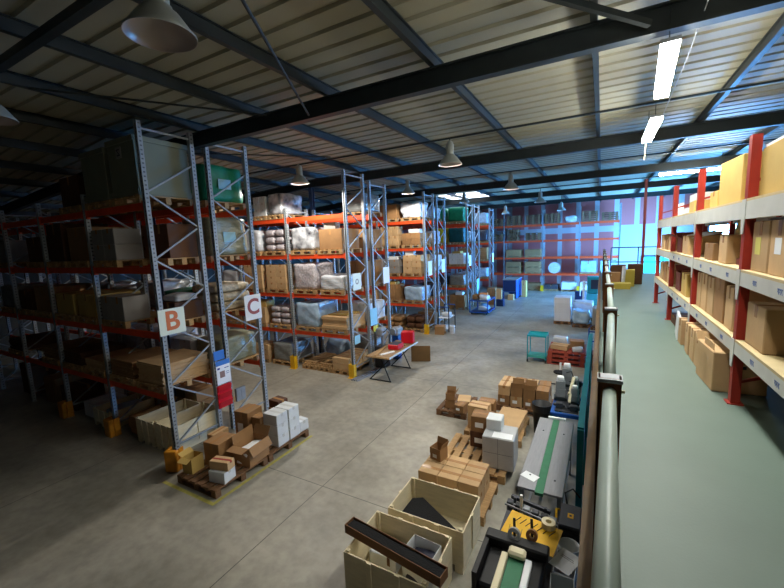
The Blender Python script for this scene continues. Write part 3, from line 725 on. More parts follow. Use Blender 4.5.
# --- end wall rack: stacks of empty pallets up high, brown cases and white bins lower down
def pile(lev, bay, half, n, desc, m=OLDWOOD, edge=False, dx=0):
    x, y, z, ph, r = slot('K', lev, bay, half); x += dx
    for i in range(n):
        if edge: far_pallet((x-0.42+i*0.2, y-0.1, z+0.44), 0.86, 0.9, f"{['inner','second','third','fourth','outer'][i]} empty pallet stood on edge, {ph}", m, 'empty pallets on the end wall rack', rot=(0, R(90), 0))
        else: far_pallet((x, y-0.1, z+i*0.143), 0.95, 0.95, f"empty brown pallet, {['lowest','second','third','fourth','topmost','sixth'][i] if i < n-1 else 'topmost'} of its pile, {ph}", m, 'empty pallets on the end wall rack', rz=R(rnd.uniform(-3, 3)))
pile(4, 2, 0, 5, ''); pile(4, 2, 1, 5, ''); pile(4, 1, 0, 5, ''); pile(4, 0, 0, 5, ''); pile(4, 0, 1, 4, '')
pile(3, 2, 0, 4, '', edge=True); pile(3, 2, 1, 4, ''); pile(3, 3, 1, 4, ''); pile(4, 3, 1, 4, '')
tag(ob('wrapped_load', G().lumpy((-0.4, -0.4, 0), (0.4, 0.4, 0.45), 4, 0.04, 0.1, 6), FILMW, None, (-1.95, 30.3, 4.881), smooth=True), 'small white wrapped load between empty pallets, top beam, end wall rack', 'wrapped load')
def kcase(lev, bay, half, n, m, desc, w=1.1, h=0.3, dx=0):
    x, y, z, ph, r = slot('K', lev, bay, half); x += dx
    zz = z
    for i in range(n):
        far_pallet((x, y-0.05, zz), w, 1.0, f"pallet under the {['lower','middle','upper'][i]} {desc}, {ph}", WOOD, 'pallets under cases'); zz += 0.1405
        carton((x, y-0.05, zz), (w-0.02, 0.98, h), f"{['lower','middle','upper'][i]} {desc}, {ph}", m, 0, 'long cases on the end wall rack', far=True); zz += h + 0.002
kcase(2, 2, 0, 1, BROWN, 'brown case', 1.1, 0.45); kcase(2, 2, 1, 1, BROWN, 'brown case', 1.1, 0.45)
kcase(1, 2, 0, 2, BROWN, 'brown case', 1.1, 0.3); kcase(1, 2, 1, 2, BROWN, 'brown case', 1.1, 0.3)
kcase(0, 2, 0, 1, BROWN, 'brown case', 1.1, 0.4); kcase(0, 2, 1, 1, BROWN, 'brown case', 1.1, 0.4)
kcase(0, 1, 0, 1, DKGREY, 'dark grey case', 0.98, 0.3); kcase(0, 1, 1, 1, WHITEC, 'white case', 0.98, 0.5)
kcase(1, 0, 0, 1, FILMB, 'pale blue bin', 0.98, 0.75); kcase(1, 0, 1, 1, FILMB, 'pale blue bin', 0.98, 0.75)
kcase(0, 0, 0, 1, WHITEC, 'white case', 0.98, 0.5)
tag(ob('cable_reel', G().lathe([(0.0, -0.15), (0.4, -0.15), (0.4, -0.11), (0.2, -0.1), (0.2, 0.1), (0.4, 0.11), (0.4, 0.15), (0, 0.15)], 20, 0, (0, 0, 0), Matrix.Rotation(R(90), 4, 'X')), FILMW, None, (-3.0, 30.2, 1.67), smooth=False), 'round white reel standing on the first beam of the end wall rack', 'reel')

def on_top(k, lev, bay, half, dz, d, m_, l, dx=0.0, dy=0.0, far=True):
    x, y, z, ph, r = slot(k, lev, bay, half)
    carton((x+dx, y+dy, z+0.1405+dz), d, f"{l}, {ph}", m_, R(rnd.uniform(-6, 6)), 'loose boxes on the rack loads', far=True)
on_top('F', 2, 0, 0, 0.785, (0.4, 0.3, 0.16), WHITEC, 'white box on the tan cartons', -0.15, -0.3)
on_top('F', 2, 0, 1, 0.605, (0.5, 0.4, 0.14), WHITEC, 'white box on grey cartons', 0.1, -0.25)
on_top('F', 3, 0, 0, 0.505, (0.5, 0.4, 0.16), WHITEC, 'white box on the brown cartons', 0.1, -0.25)
on_top('F', 1, 0, 1, 0.705, (0.4, 0.4, 0.12), YTAN, 'yellow box on cartons', 0.0, -0.25)
on_top('D', 1, 1, 1, 0.555, (0.5, 0.4, 0.2), YTAN, 'pale tan box on the cartons', 0.2, -0.25)
on_top('D', 3, 0, 0, 0.605, (0.4, 0.3, 0.2), GREYC, 'grey box on the brown box', -0.1, -0.2)
on_top('D', 1, 0, 0, 0.405, (0.7, 0.7, 0.03), YTAN, 'pale board on the crate', 0.0, 0.0)
on_top('H', 2, 0, 0, 0.605, (0.5, 0.4, 0.12), YTAN, 'tan box on the white cartons', 0.0, -0.25)
on_top('H', 0, 0, 0, 0.705, (0.4, 0.4, 0.16), WHITEC, 'white box on the brown cartons', 0.1, -0.25)
# signs and posters on the ends of racks B and C
def sign(letter, y0, y1, z0, z1, board, lm, label):
    t = thing('letter_sign', label, 'sign', (-7.075, (y0+y1)/2, z0))
    ob('board', G().box((-0.006, (y0-y1)/2, 0), (0.006, (y1-y0)/2, z1-z0)), board, t)
    cu = bpy.data.curves.new('letter', 'FONT'); cu.body = letter; cu.size = 0.5; cu.align_x = 'CENTER'; cu.align_y = 'CENTER'; cu.extrude = 0.002; cu.offset = 0.012
    cu.materials.append(lm)
    tmp = bpy.data.objects.new('letter_curve', cu); COL.objects.link(tmp)
    me = bpy.data.meshes.new_from_object(tmp.evaluated_get(bpy.context.evaluated_depsgraph_get()))
    bpy.data.objects.remove(tmp)
    me.materials.clear(); me.materials.append(lm)
    put('letter', me, t, (0.009, 0, (z1-z0)/2), rot=(R(90), 0, R(90)))
sign('B', 3.9, 4.4, 2.44, 2.93, SIGN, LETTERB, 'square white sign with orange letter B on the rack upright')
sign('C', 5.83, 6.3, 2.34, 2.92, SIGNC, LETTERC, 'square pale sign with red-brown letter C on the rack upright')
t = thing('notice', 'blue and white notice sheet on the rack end above the red sheet', 'notice', (-7.075, 5.12, 1.12))
ob('sheet', G().box((-0.004, -0.17, 0), (0.004, 0.17, 0.52)), PAPER, t)
ob('blue_header', G().box((0.0042, -0.17, 0.41), (0.006, 0.17, 0.52)), mat('poster_blue', srgb(60, 120, 200), 0.6), t)
ob('picture_block', G().box((0.0042, -0.09, 0.14), (0.006, 0.03, 0.28)), mat('poster_brown', srgb(150, 120, 110), 0.6), t)
ob('text_lines', G().box((0.0042, 0.03, 0.33), (0.006, 0.14, 0.345)).box((0.0042, -0.14, 0.33), (0.006, -0.08, 0.37)).box((0.0042, 0.06, 0.24), (0.006, 0.14, 0.25)).box((0.0042, 0.06, 0.2), (0.006, 0.14, 0.21)), INK, t)
t = thing('notice', 'blue notice sheet higher on the rack end, partly behind the white one', 'notice', (-7.075, 5.05, 1.66))
ob('sheet', G().box((-0.004, -0.12, 0), (0.004, 0.13, 0.2)), mat('poster_blue', srgb(60, 120, 200), 0.6), t)
t = thing('document_holder', 'bright red plastic document holder hanging on the rack end', 'document holder', (-7.07, 5.1, 0.6))
ob('back', G().box((-0.006, -0.17, 0), (0.0, 0.17, 0.5)), RED, t)
for z in (0.02, 0.2, 0.36): ob('pocket', G().prism([(0, 0), (0.05, 0.13), (0.042, 0.13), (0, 0.02)], -0.16, 0.16, 0, Matrix(((1,0,0,0),(0,0,1,0),(0,1,0,z),(0,0,0,1)))), RED, t)
tag(ob('document_holder', G().box((-0.03, -0.12, 0), (0.03, 0.12, 0.3)).box((0.03, -0.11, 0.05), (0.034, -0.02, 0.27)).box((0.03, 0.01, 0.05), (0.034, 0.1, 0.27)), GREYP, None, (-7.06, 5.48, 0.6)), 'grey file holder beside the red document holder on the rack end', 'document holder')

# ------------------------------------------------------------------ shelving on the mezzanine
SX0, SX1 = 1.08, 1.95
SP = [0.48, 2.46, 4.44, 6.42, 8.4, 10.36]
SL = [(2.99, 0.11), (3.62, 0.12), (4.23, 0.15)]
sh = thing('mezzanine_shelving', 'long red-posted shelving with pale beams along the walkway', 'shelving', (SX0, 0, 2.4))
for y in SP:
    for xx in (0.04, SX1-SX0-0.04):
        g = G(); g.box((xx-0.034, y-0.04, 0), (xx-0.028, y+0.04, 2.38)).box((xx+0.028, y-0.04, 0), (xx+0.034, y+0.04, 2.38)).box((xx-0.028, y-0.04, 0), (xx+0.028, y-0.034, 2.38)).box((xx-0.028, y+0.034, 0), (xx+0.028, y+0.04, 2.38)).box((xx-0.06, y-0.06, 0), (xx+0.06, y+0.06, 0.008))
        ob('post', g, REDPOST, sh)
    ob('bracing', G().bar((0.05, y, 0.2), (SX1-SX0-0.05, y, 0.5), 0.025).bar((0.05, y, 2.0), (SX1-SX0-0.05, y, 2.2), 0.025), REDPOST, sh)
    for z, h in SL:
        for xx in (0.04,): ob('beam_bracket', G().prism([(-0.048, z-2.4+0.02), (0.048, z-2.4+0.02), (0.048, z-2.4-h), (0.025, z-2.4-h-0.13), (-0.025, z-2.4-h-0.13), (-0.048, z-2.4-h)], xx-0.046, xx-0.0405, 0, Matrix(((0,0,1,0),(1,0,0,y),(0,1,0,0),(0,0,0,1)))), SHELFBEAM, sh)
inks = [rnd.uniform(-0.3, 0.3) for _ in range(40)]
for i in range(len(SP)-1):
    a, b = SP[i]+0.047, SP[i+1]-0.047
    for li, (z, h) in enumerate(SL):
        bm_ = ob('beam', G().box((0.0, a, z-2.4-h), (0.05, b, z-2.4)), SHELFBEAM, sh)
        ob('beam', G().box((SX1-SX0-0.05, a, z-2.4-h), (SX1-SX0, b, z-2.4)), SHELFBEAM, sh)
        ob('shelf_board', G().box((0.0, a+0.005, z-2.3995), (SX1-SX0, b-0.005, z-2.378)), DECKWOOD, sh)
        if li < 2 and i in (1, 2, 3):
            for c in (0.35, 1.0, 1.5):
                g = G()
                y = a + c + inks[i*3+li]*0.4; zz = z-2.4-h*0.5
                for k in range(3):
                    g.bar((-0.0015, y-k*0.03, zz+0.02), (-0.0015, y-k*0.03-0.02, zz-0.02), 0.004); g.bar((-0.0015, y-k*0.03-0.02, zz+0.02), (-0.0015, y-k*0.03, zz-0.005), 0.004)
                ob('pen_marks', g, mat('faded_pen_marks', srgb(120, 136, 178), 0.6), bm_)
struct('wall_shelving', G().box((3.0, -4.5, 2.4), (3.05, 12.0, 4.6)), WALLG)
ZT, ZM, ZL, ZF = 4.2525, 3.6425, 3.0125, 2.4005
# top shelf
carton((1.55, 3.62, ZT), (0.8, 1.5, 0.4), 'very large yellow-tan carton on the top shelf, nearest end of the walkway shelving'.replace('nearest', 'front'), YTAN, 0, 'top shelf boxes', tape=False)
tag(ob('board', G().box((-0.4, -0.75, 0), (0.4, 0.75, 0.02)), PAPER, None, (1.56, 3.6, ZT+0.402)), 'white flat panel lying on the very large yellow-tan carton', 'panel')
carton((1.4, 5.28, ZT), (0.5, 0.62, 0.46), 'tall yellow-tan carton on the top shelf beside the second red post', YTAN, R(4), 'top shelf boxes')
tag(ob('board', G().box((-0.015, -0.16, 0), (0.015, 0.16, 0.5)), WHITEC, None, (1.5, 4.72, ZT), 0, (0, R(0), R(18))), 'upright white board between the tall yellow-tan carton and the red post', 'panel')
carton((1.42, 6.0, ZT), (0.5, 0.36, 0.2), 'low yellow-tan carton on the top shelf behind the tall one', YTAN, 0, 'top shelf boxes')
carton((1.35, 7.0, ZT), (0.45, 0.5, 0.16), 'pale yellow carton lowest in the small top shelf pile', YTAN, R(-3), 'top shelf boxes')
carton((1.36, 7.0, ZT+0.162), (0.44, 0.48, 0.1), 'flat white carton on the small top shelf pile', WHITEC, R(2), 'top shelf boxes')
carton((1.4, 7.75, ZT), (0.5, 0.5, 0.1), 'flat white carton on the top shelf beside the third red post', WHITEC, 0, 'top shelf boxes')
tag(ob('board', G().box((-0.012, -0.45, 0), (0.012, 0.45, 0.26)), PAPER, None, (1.3, 9.3, ZT+0.002), 0, (0, R(-1), 0)), 'white board standing on the far end of the top shelf', 'panel')
# middle shelf
def sc(z, y, dy, h, label, m=TAN, dx=0.55, x=None, rz=0, **k):
    return carton((x or SX0+0.05+dx/2, y, z), (dx, dy, h), label, m, R(rz), 'cartons on the walkway shelving', **k)
t = sc(ZM, 4.17, 0.36, 0.41, 'tan carton with yellow label on the middle shelf beside the post', TAN)
ob('yellow_label', G().box((-0.277, -0.02, 0.14), (-0.2755, 0.1, 0.28)), mat('yellow_paper', srgb(216, 206, 110), 0.7), t)
t = sc(ZM, 3.79, 0.34, 0.41, 'tan carton with white label on the middle shelf', TAN)
ob('white_label', G().box((-0.277, -0.05, 0.16), (-0.2755, 0.07, 0.28)), PAPER, t)
sc(ZM, 3.38, 0.36, 0.3, 'low tan carton on the middle shelf, next to the white-labelled one', TAN)
sc(ZM, 2.95, 0.36, 0.42, 'tan carton on the middle shelf near the front end', BROWN)
tag(ob('shrink_wrapped_bundle', G().lumpy((-0.2, -0.26, 0), (0.2, 0.26, 0.024), 3, 0.002, 0.01, 5), FILMG, None, (1.38, 3.98, ZM+0.413), smooth=True), 'crumpled film bundle lying on two middle shelf cartons', 'bundle')
t = sc(ZM, 5.25, 0.3, 0.3, 'tan carton with raised pale flap on the middle shelf', TAN, 0.4)
ob('raised_flap', G().prism([(-0.15, 0.3), (0.06, 0.3), (-0.02, 0.42), (-0.13, 0.45)], -0.148, -0.142, 0, Matrix(((1,0,0,0),(0,0,1,0),(0,1,0,0),(0,0,0,1)))), CREAM, t)
tag(ob('tray', G().box((-0.2, -0.12, 0), (0.2, 0.12, 0.06)), mat('dark_red_board', srgb(112, 50, 38), 0.7), None, (1.4, 4.93, ZM)), 'low dark red tray between two cartons on the middle shelf', 'tray')
sc(ZM, 5.85, 0.4, 0.2, 'low brown carton behind the raised-flap carton, middle shelf', BROWN, 0.5)
t = sc(ZM, 7.35, 0.42, 0.28, 'tan carton with a white sheet on top, middle shelf', TAN, 0.5)
ob('paper_sheet', G().box((-0.2, -0.2, 0), (0.14, 0.16, 0.004)), PAPER, t, (-0.02, -0.05, 0.3), rot=(0.12, R(-10), 0))
open_box((1.4, 8.0, ZM), (0.5, 0.36, 0.24), 'dark red-brown open box on the middle shelf beside the third post', mat('dark_red_board', srgb(112, 50, 38), 0.7), 0, flaps=((0, 60), (2, 60), (3, 65)))
sc(ZM, 8.85, 0.34, 0.26, 'tan carton beyond the red-brown open box, middle shelf', TAN, 0.45)
sc(ZM, 9.3, 0.34, 0.2, 'small brown carton on the far end bay of the middle shelf', BROWN, 0.45)
sc(ZM, 9.85, 0.4, 0.3, 'tan carton last on the middle shelf at the far end', TAN, 0.45)
# lower shelf
for y, dy, h, l, mm in ((4.86, 0.3, 0.42, 'second from the post', TAN), (5.26, 0.34, 0.47, 'third from the post', BROWN), (5.62, 0.28, 0.44, 'fourth from the post', TAN), (5.94, 0.28, 0.45, 'fifth from the post', TAN), (6.22, 0.22, 0.44, 'last before the next post', TAN)):
    sc(ZL, y, dy, h, f'upright narrow carton in the lower shelf row, {l}', mm, 0.5, rz=rnd.uniform(-2, 2), sticker=False)
sc(ZL, 4.12, 0.42, 0.36, 'lone tan carton on the lower shelf in the front bay', TAN, 0.5)
sc(ZL, 7.25, 0.4, 0.34, 'yellow-tan carton alone on the lower shelf, third bay', YTAN, 0.4)
open_box((1.4, 7.92, ZL), (0.5, 0.4, 0.3), 'dark red-brown open box on the lower shelf beside the third post', mat('dark_red_board', srgb(112, 50, 38), 0.7), 0, flaps=((0, 70), (2, 60), (3, 60)))
sc(ZL, 8.85, 0.3, 0.36, 'narrow tan carton on the lower shelf, last bay, before its twin', TAN, 0.45)
sc(ZL, 9.3, 0.34, 0.4, 'tan carton on the lower shelf, last bay, behind the narrow one', BROWN, 0.45)
sc(ZL, 9.85, 0.4, 0.34, 'tan carton last on the lower shelf', TAN, 0.45)
# floor under the shelving
t = carton((1.2, 4.98, ZF), (0.42, 0.56, 0.4), 'tall carton with raised flaps on the walkway floor beside the red post', TAN, R(3), 'cartons on the walkway shelving', handle=True)
ob('raised_flap', G().box((-0.2, -0.003, 0.4), (0.2, 0.003, 0.52)), TAN, t, (0, 0.16, 0), rot=(R(-25), 0, 0))
ob('raised_flap', G().box((-0.003, -0.2, 0.4), (0.003, 0.1, 0.47)), TAN, t, (-0.19, 0, 0), rot=(0, 0, 0))
for i, (y, dy, h, l) in enumerate(((5.5, 0.24, 0.4, 'next to the flapped carton'), (5.8, 0.26, 0.4, 'second from the flapped carton'), (6.12, 0.26, 0.39, 'third from the flapped carton'), (6.63, 0.22, 0.36, 'fourth from the flapped carton'))):
    sc(ZF, y, dy, h, f'slim upright carton on the walkway floor, {l}', TAN, 0.5, x=1.27, rz=rnd.uniform(-3, 3))
tag(ob('board', G().cham((-0.015, -0.3, 0), (0.015, 0.3, 0.34), 0.005), WHITEC, None, (1.06, 7.12, ZF), 0, (0, R(3), R(-6))), 'pale panel leaning by the floor cartons under the shelving', 'panel')
sc(ZF, 8.0, 0.5, 0.16, 'flat dark brown carton on the floor under the third bay', DKBROWN, 0.5)
# cartons at the end of the walkway
for (x, y, z, d, l, mm) in ((0.52, 12.9, ZF, (0.5, 0.4, 0.16), 'yellow-brown flat carton on the walkway floor by the handrail', mat('olive_yellow_board', srgb(176, 156, 60), 0.7)), (0.36, 13.5, ZF, (0.34, 0.3, 0.42), 'brown carton against the handrail behind the flat one', BROWN),
    (0.78, 13.5, ZF, (0.24, 0.3, 0.5), 'upright yellow carton behind the flat one on the walkway', mat('olive_yellow_board', srgb(176, 156, 60), 0.7)), (0.5, 14.1, ZF, (0.4, 0.4, 0.6), 'dark brown carton in the walkway cluster by the handrail', DKBROWN), (0.95, 14.2, ZF, (0.4, 0.4, 0.62), 'dark carton at the back of the walkway cluster', DKBROWN)):
    carton((x, y, z), d, l, mm, R(rnd.uniform(-6, 6)), 'cartons at the end of the walkway', tape=False)
tag(ob('paper_roll', G().tube([(0, 0, 0.0), (0.02, 0.06, 0.62)], 0.05, 10), FILMW, None, (0.59, 13.2, ZF+0.002), smooth=True), 'white roll leaning among the cartons on the walkway', 'roll')

# ------------------------------------------------------------------ lamps
def tube_light(p, q, label):
    p, q = Vector(p), Vector(q); d = q - p; L = d.length; mid = (p + q) / 2
    t = thing('tube_light', label, 'tube light', mid, math.atan2(d.y, d.x), 'fluorescent tube lights')
    g = G(); pr = [(-0.08, 0.0), (-0.075, -0.055), (0.075, -0.055), (0.08, 0.0)]
    Mx = Matrix(((0,0,1,0),(1,0,0,0),(0,1,0,0),(0,0,0,1)))
    ob('diffuser', G().prism(list(reversed(pr)), -L/2, L/2, 0, Mx), MATS['tube_diffuser'], t)
    ob('housing', G().box((-L/2-0.02, -0.085, 0.001), (L/2+0.02, 0.085, 0.04)), GREYP, t)
    for s in (-1, 1): ob('hanger', G().tube([(s*L*0.35, 0, 0.04), (s*L*0.35, 0, 6.3-mid.z)], 0.005, 6), DARKSTEEL, t)
emit('tube_diffuser', (1.0, 1.0, 0.94, 1), TUBE)
tube_light((0.53, 4.86, 5.83), (0.64, 6.5, 5.83), 'large bright tube light above the walkway rail, closest of the three')
tube_light((0.46, 2.7, 5.83), (0.48, 3.35, 5.83), 'tube light above the walkway just over the camera, out of the picture')  # unseen tube added for the near handrail, kept short to limit its light
tube_light((0.72, 7.75, 5.83), (0.72, 9.4, 5.83), 'bright tube light hanging behind the first one above the walkway')
tube_light((1.55, 15.1, 5.83), (3.35, 15.1, 5.83), 'bright tube light hung crosswise above the shelving')
tag(ob('lamp_cable', G().tube([(0.72, 9.38, 5.845), (0.72, 9.44, 5.83), (0.71, 9.47, 5.6), (0.7, 9.48, 5.45)], 0.006, 6), CREAM), 'short pale cable dangling from the end of the second tube light', 'cable')
tag(ob('hanging_wire', G().tube([(0.8, 3.6, 6.31), (0.83, 6.0, 6.05), (0.84, 9.3, 5.88)], 0.006, 6), GREYP), 'thin grey wire running down to the second tube light', 'wire')
def bell(x, y, z, label, s=1.0, watt=0):
    t = thing('bell_lamp', label, 'pendant lamp', (x, y, z), 0, 'bell-shaped warehouse lamps')
    o1 = [(0.26, 0.0), (0.262, 0.012), (0.23, 0.05), (0.15, 0.16), (0.105, 0.2), (0.1, 0.22)]
    in_ = [(r-0.006, h) for r, h in reversed(o1)]
    ob('shade', G().lathe([(r*s, h*s) for r, h in o1 + [(0.094, 0.22)]], 32).lathe([(r*s, h*s) for r, h in in_ + [o1[0]]], 32, 1), [LAMPG, LAMPIN], t, smooth=True)
    ob('gear_housing', G().lathe([(0, 0.2), (0.08, 0.2), (0.085, 0.24), (0.088, 0.42), (0.06, 0.48), (0.03, 0.51), (0, 0.51)], 20), LAMPG, t, smooth=True)
    bb = ob('bulb', G().lathe([(0, 0.15), (0.025, 0.155), (0.035, 0.17), (0.03, 0.19), (0.02, 0.2), (0, 0.2)], 14), mat('frosted_bulb', srgb(214, 206, 190), 0.3), t, smooth=True)
    g = G().tube([(0, 0, 0.51), (0, 0, (6.2 if y in (2.0, 8.25, 13.5, 19.0) else roofz(x) + 0.02) - z)], 0.012, 8)
    ob('hook', g, DARKSTEEL, t)
    if watt:  # added fill spot to brighten floor and rack faces; the bell is unlit
        ld = bpy.data.lights.new('bell_fill', 'SPOT'); ld.energy = watt; ld.spot_size = R(160); ld.spot_blend = 0.15; ld.shadow_soft_size = 0.05; ld.color = (1.0, 0.95, 0.86)
        lo = put('bell_fill', ld, t, (0, 0, 0.03))
for a in ((-3.1, 2.0, 5.68, 'big bell lamp close overhead near the camera', 1.0), (-6.75, 2.0, 5.72, 'bell lamp at the picture edge above the dark floor', 1.0), (-2.98, 8.25, 5.64, 'bell lamp above the open floor, second in line from the camera', 1.0, BELLW),
          (-7.33, 8.25, 5.7, 'bell lamp above the aisle between rack C and the orange rack', 1.0, BELLW*2.4), (-2.74, 13.5, 5.62, 'bell lamp above the open floor, third in line', 1.0, BELLW), (-6.6, 13.5, 5.84, 'bell lamp in front of the second rack past C', 1.0, BELLW*2.0),
          (-6.15, 19.0, 5.84, 'bell lamp in front of the green wrapped loads', 1.0), (-2.54, 19.0, 5.55, 'bell lamp above the white panel stack', 1.0), (-5.4, 25.0, 5.5, 'bell lamp above the blue cabinet', 1.0), (-2.2, 25.5, 5.5, 'bell lamp close to the end wall rack', 1.0)):
    bell(*a)

# ------------------------------------------------------------------ pallets with cartons at the ends of racks B and C
g = G(); g.box((-6.6, 3.36, 0.0005), (-5.24, 3.42, 0.003)).box((-5.3, 3.42, 0.0005), (-5.24, 5.75, 0.003))
tag(ob('floor_line', g, LINEY), 'faded yellow line painted on the floor around the carton pallets', 'floor marking', kind='thing')
pallet((-5.84, 4.04, 0), 1.02, 1.1, 'worn wooden pallet inside the yellow line, closer to the camera', 0, OLDWOOD, 'pallets inside the yellow line')
pallet((-5.84, 5.18, 0), 1.02, 1.1, 'worn wooden pallet inside the yellow line under the white cartons', 0, OLDWOOD, 'pallets inside the yellow line')
Z = 0.1405; GP = 'cartons on the yellow line pallets'
carton((-6.02, 4.14, Z), (0.36, 0.42, 0.44), 'big brown carton on the front pallet behind the small white carton', BROWN, R(7), GP)
carton((-5.51, 3.77, Z), (0.33, 0.26, 0.2), 'small white carton on the front pallet edge', WHITEC, R(10), GP)
carton((-5.5, 3.78, Z+0.202), (0.36, 0.18, 0.15), 'small brown carton with red tape on top of the white carton', TAN, R(14), GP, tapem=REDTAPE)
open_box((-5.53, 4.42, Z), (0.36, 0.5, 0.36), 'open brown carton with flaps up on the pallet, beside the white cartons', BROWN, R(6), GP, flaps=((0, 95), (2, 30), (3, 5), (1, 150)), fill=PAPER)
carton((-5.93, 4.57, Z), (0.26, 0.28, 0.3), 'brown carton between the big brown one and the open one', DKBROWN, R(4), GP)
carton((-6.23, 4.98, Z), (0.36, 0.4, 0.62), 'tall brown carton with pale top below the red document holder', BROWN, R(5), GP, sticker=True)
carton((-5.89, 4.96, Z), (0.25, 0.26, 0.36), 'brown carton behind the open carton, under a smaller one', BROWN, R(-3), GP)
carton((-5.89, 4.96, Z+0.362), (0.22, 0.22, 0.18), 'small brown carton on top between the tall carton and the white stack', BROWN, R(6), GP)
for i in range(3):
    for j, (yy) in enumerate((5.06, 5.38)):
        carton((-5.55, yy, Z+i*0.215), (0.36, 0.3, 0.213), f"white carton, {['lowest','middle','topmost'][i]} of the {['front','rear'][j]} column in the white stack", WHITEC, R(2), GP)
carton((-5.5, 5.68, Z), (0.24, 0.24, 0.22), 'small white carton alone at the end of the rear pallet', WHITEC, R(-4), GP)
for i in range(4):
    carton((-5.98+0.02*(i % 2), 5.55, Z+i*0.162), (0.3, 0.26, 0.16), f"flat brown carton, {['lowest','second','third','topmost'][i]} of the leaning column behind the white stack", DKBROWN if i % 2 else BROWN, R(rnd.uniform(-10, 10)), GP)
open_box((-6.22, 3.72, Z), (0.22, 0.25, 0.28), 'pale open carton squeezed between the amber guard and the big brown carton', YTAN, R(8), GP, flaps=((0, 110), (3, 60)))
carton((-6.37, 4.36, Z), (0.17, 0.36, 0.4), 'narrow tan carton beside the big brown carton, toward the rack', TAN, R(6), GP)
# open plywood crates under the end bay of rack B and clutter further in
def crate(loc, w, d, h, label, m=PLY, rz=0.0, feet=True, group='open plywood crates', bat=True):
    t = thing('plywood_crate', label, 'crate', loc, rz, group); th = 0.015; z0 = 0.1 if feet else 0
    ob('bottom', G().box((-w/2, -d/2, z0), (w/2, d/2, z0+th)), m, t)
    for nm, a, b in (('side_panel', (-w/2, -d/2, z0+th), (-w/2+th, d/2, h)), ('side_panel', (w/2-th, -d/2, z0+th), (w/2, d/2, h)), ('end_panel', (-w/2+th, -d/2, z0+th), (w/2-th, -d/2+th, h)), ('end_panel', (-w/2+th, d/2-th, z0+th), (w/2-th, d/2, h))):
        ob(nm, G().box(a, b), m, t)
    if bat:
        for sx in (-1, 1):
            for sy in (-1, 1):
                ob('corner_post', G().cb((sx*(w/2-0.04), sy*(d/2-0.035), (z0+th+h+0.02)/2), (0.045, 0.035, h-z0-th+0.02)), m, t)
        for sy in (-1, 1):
            for fx in (-0.17, 0.17): ob('batten', G().cb((fx*w, sy*(d/2+0.0085), (z0+h)/2), (0.06, 0.016, h-z0)), m, t)
        for sx in (-1, 1): ob('batten', G().cb((sx*(w/2+0.0085), 0, (z0+h)/2), (0.016, 0.06, h-z0)), m, t)
    if feet:
        for x in (-w/2+0.06, 0, w/2-0.06): ob('skid', G().box((x-0.05, -d/2, 0), (x+0.05, d/2, z0)), m, t)
    return t
crate((-7.55, 4.55, 0), 0.62, 1.1, 0.56, 'open pale crate under rack B just inside the amber guard', feet=True)
crate((-8.25, 4.55, 0), 0.62, 1.1, 0.52, 'open pale crate under rack B, one further in from the guard', feet=True)
open_box((-8.88, 4.5, 0), (0.5, 0.7, 0.4), 'brown open carton on the floor under rack B beside the second upright', BROWN, 0, flaps=((0, 172), (2, 30)))
crate((-10.05, 4.5, 0), 0.75, 1.0, 0.4, 'low pale crate on the floor under the second bay of rack B')
tag(ob('bundle', G().lumpy((-0.24, -0.36, 0), (0.24, 0.36, 0.25), 8, 0.02, 0.06, 6), FILMB, None, (-9.95, 4.5, 0.1155), smooth=True), 'pale blue film bundle lying in the low crate under rack B', 'bundle')
carton((-10.95, 4.5, 0), (0.6, 0.7, 0.36), 'white carton on the floor under the second bay of rack B', WHITEC, 0, 'floor cartons under rack B')
carton((-12.1, 4.5, 0), (0.7, 0.7, 0.6), 'dark brown carton on the floor under the third bay of rack B', DKBROWN, 0, 'floor cartons under rack B')
carton((-13.1, 4.5, 0), (0.7, 0.7, 0.7), 'brown carton on the floor under the third bay of rack B, further in', BROWN, 0, 'floor cartons under rack B')
carton((-14.6, 4.5, 0), (0.8, 0.7, 0.9), 'tall dark carton on the floor under the fourth bay of rack B', DKBROWN, 0, 'floor cartons under rack B')

# ------------------------------------------------------------------ pallets, crates and stacks on the open floor
crate((-1.94, 3.42, 0), 1.02, 0.74, 0.56, 'open plywood crate closest to the camera, holding a long brown box')
crate((-1.84, 4.26, 0), 1.02, 0.72, 0.56, 'open plywood crate holding black foam, second from the camera')
lb = thing('long_box', 'long open brown box full of black foam lying across the closest crate', 'long box', (-1.93, 3.26, 0.582), R(-8), None)
w, d, h, th = 1.3, 0.16, 0.11, 0.008
g = G(); g.box((-w/2, -d/2, 0), (w/2, d/2, th)).box((-w/2, -d/2, th), (w/2, -d/2+th, h)).box((-w/2, d/2-th, th), (w/2, d/2, h)).box((-w/2, -d/2+th, th), (-w/2+th, d/2-th, h)).box((w/2-th, -d/2+th, th), (w/2, d/2-th, h))
ob('body', g, mat('brown_box_board', srgb(122, 84, 52), 0.75, 0, 0.15, 5), lb)
ob('foam_filling', G().lumpy((-w/2+0.012, -d/2+0.012, th), (w/2-0.012, d/2-0.012, h-0.012), 3, 0.004, 0.02, 6), FOAM, lb)
ob('front_flap', G().box((-0.02, -d/2-0.004, 0.0), (0.02, -d/2-0.0005, -0.1)), mat('brown_box_board', srgb(122, 84, 52)), lb)
wb = open_box((-1.72, 3.57, 0.1155), (0.36, 0.3, 0.36), 'white open box with dark parts inside the closest crate', WHITEC, R(-4), 'boxes inside the plywood crates', flaps=(), fill=DARKINK)
carton((-2.18, 3.57, 0.1155), (0.36, 0.28, 0.2), 'flat pale carton lying inside the closest crate beside the white box', WHITEC, R(2), 'boxes inside the plywood crates')
t = thing('foam_block', 'wedge of black foam lying in the second crate', 'foam', (0, 0, 0.1155))
ob('foam_body', G().prism([(-2.24, 4.06), (-2.23, 4.38), (-2.1, 4.46), (-1.42, 4.05), (-1.42, 3.97), (-2.12, 3.96)], 0, 0.3, 0), FOAM, t)
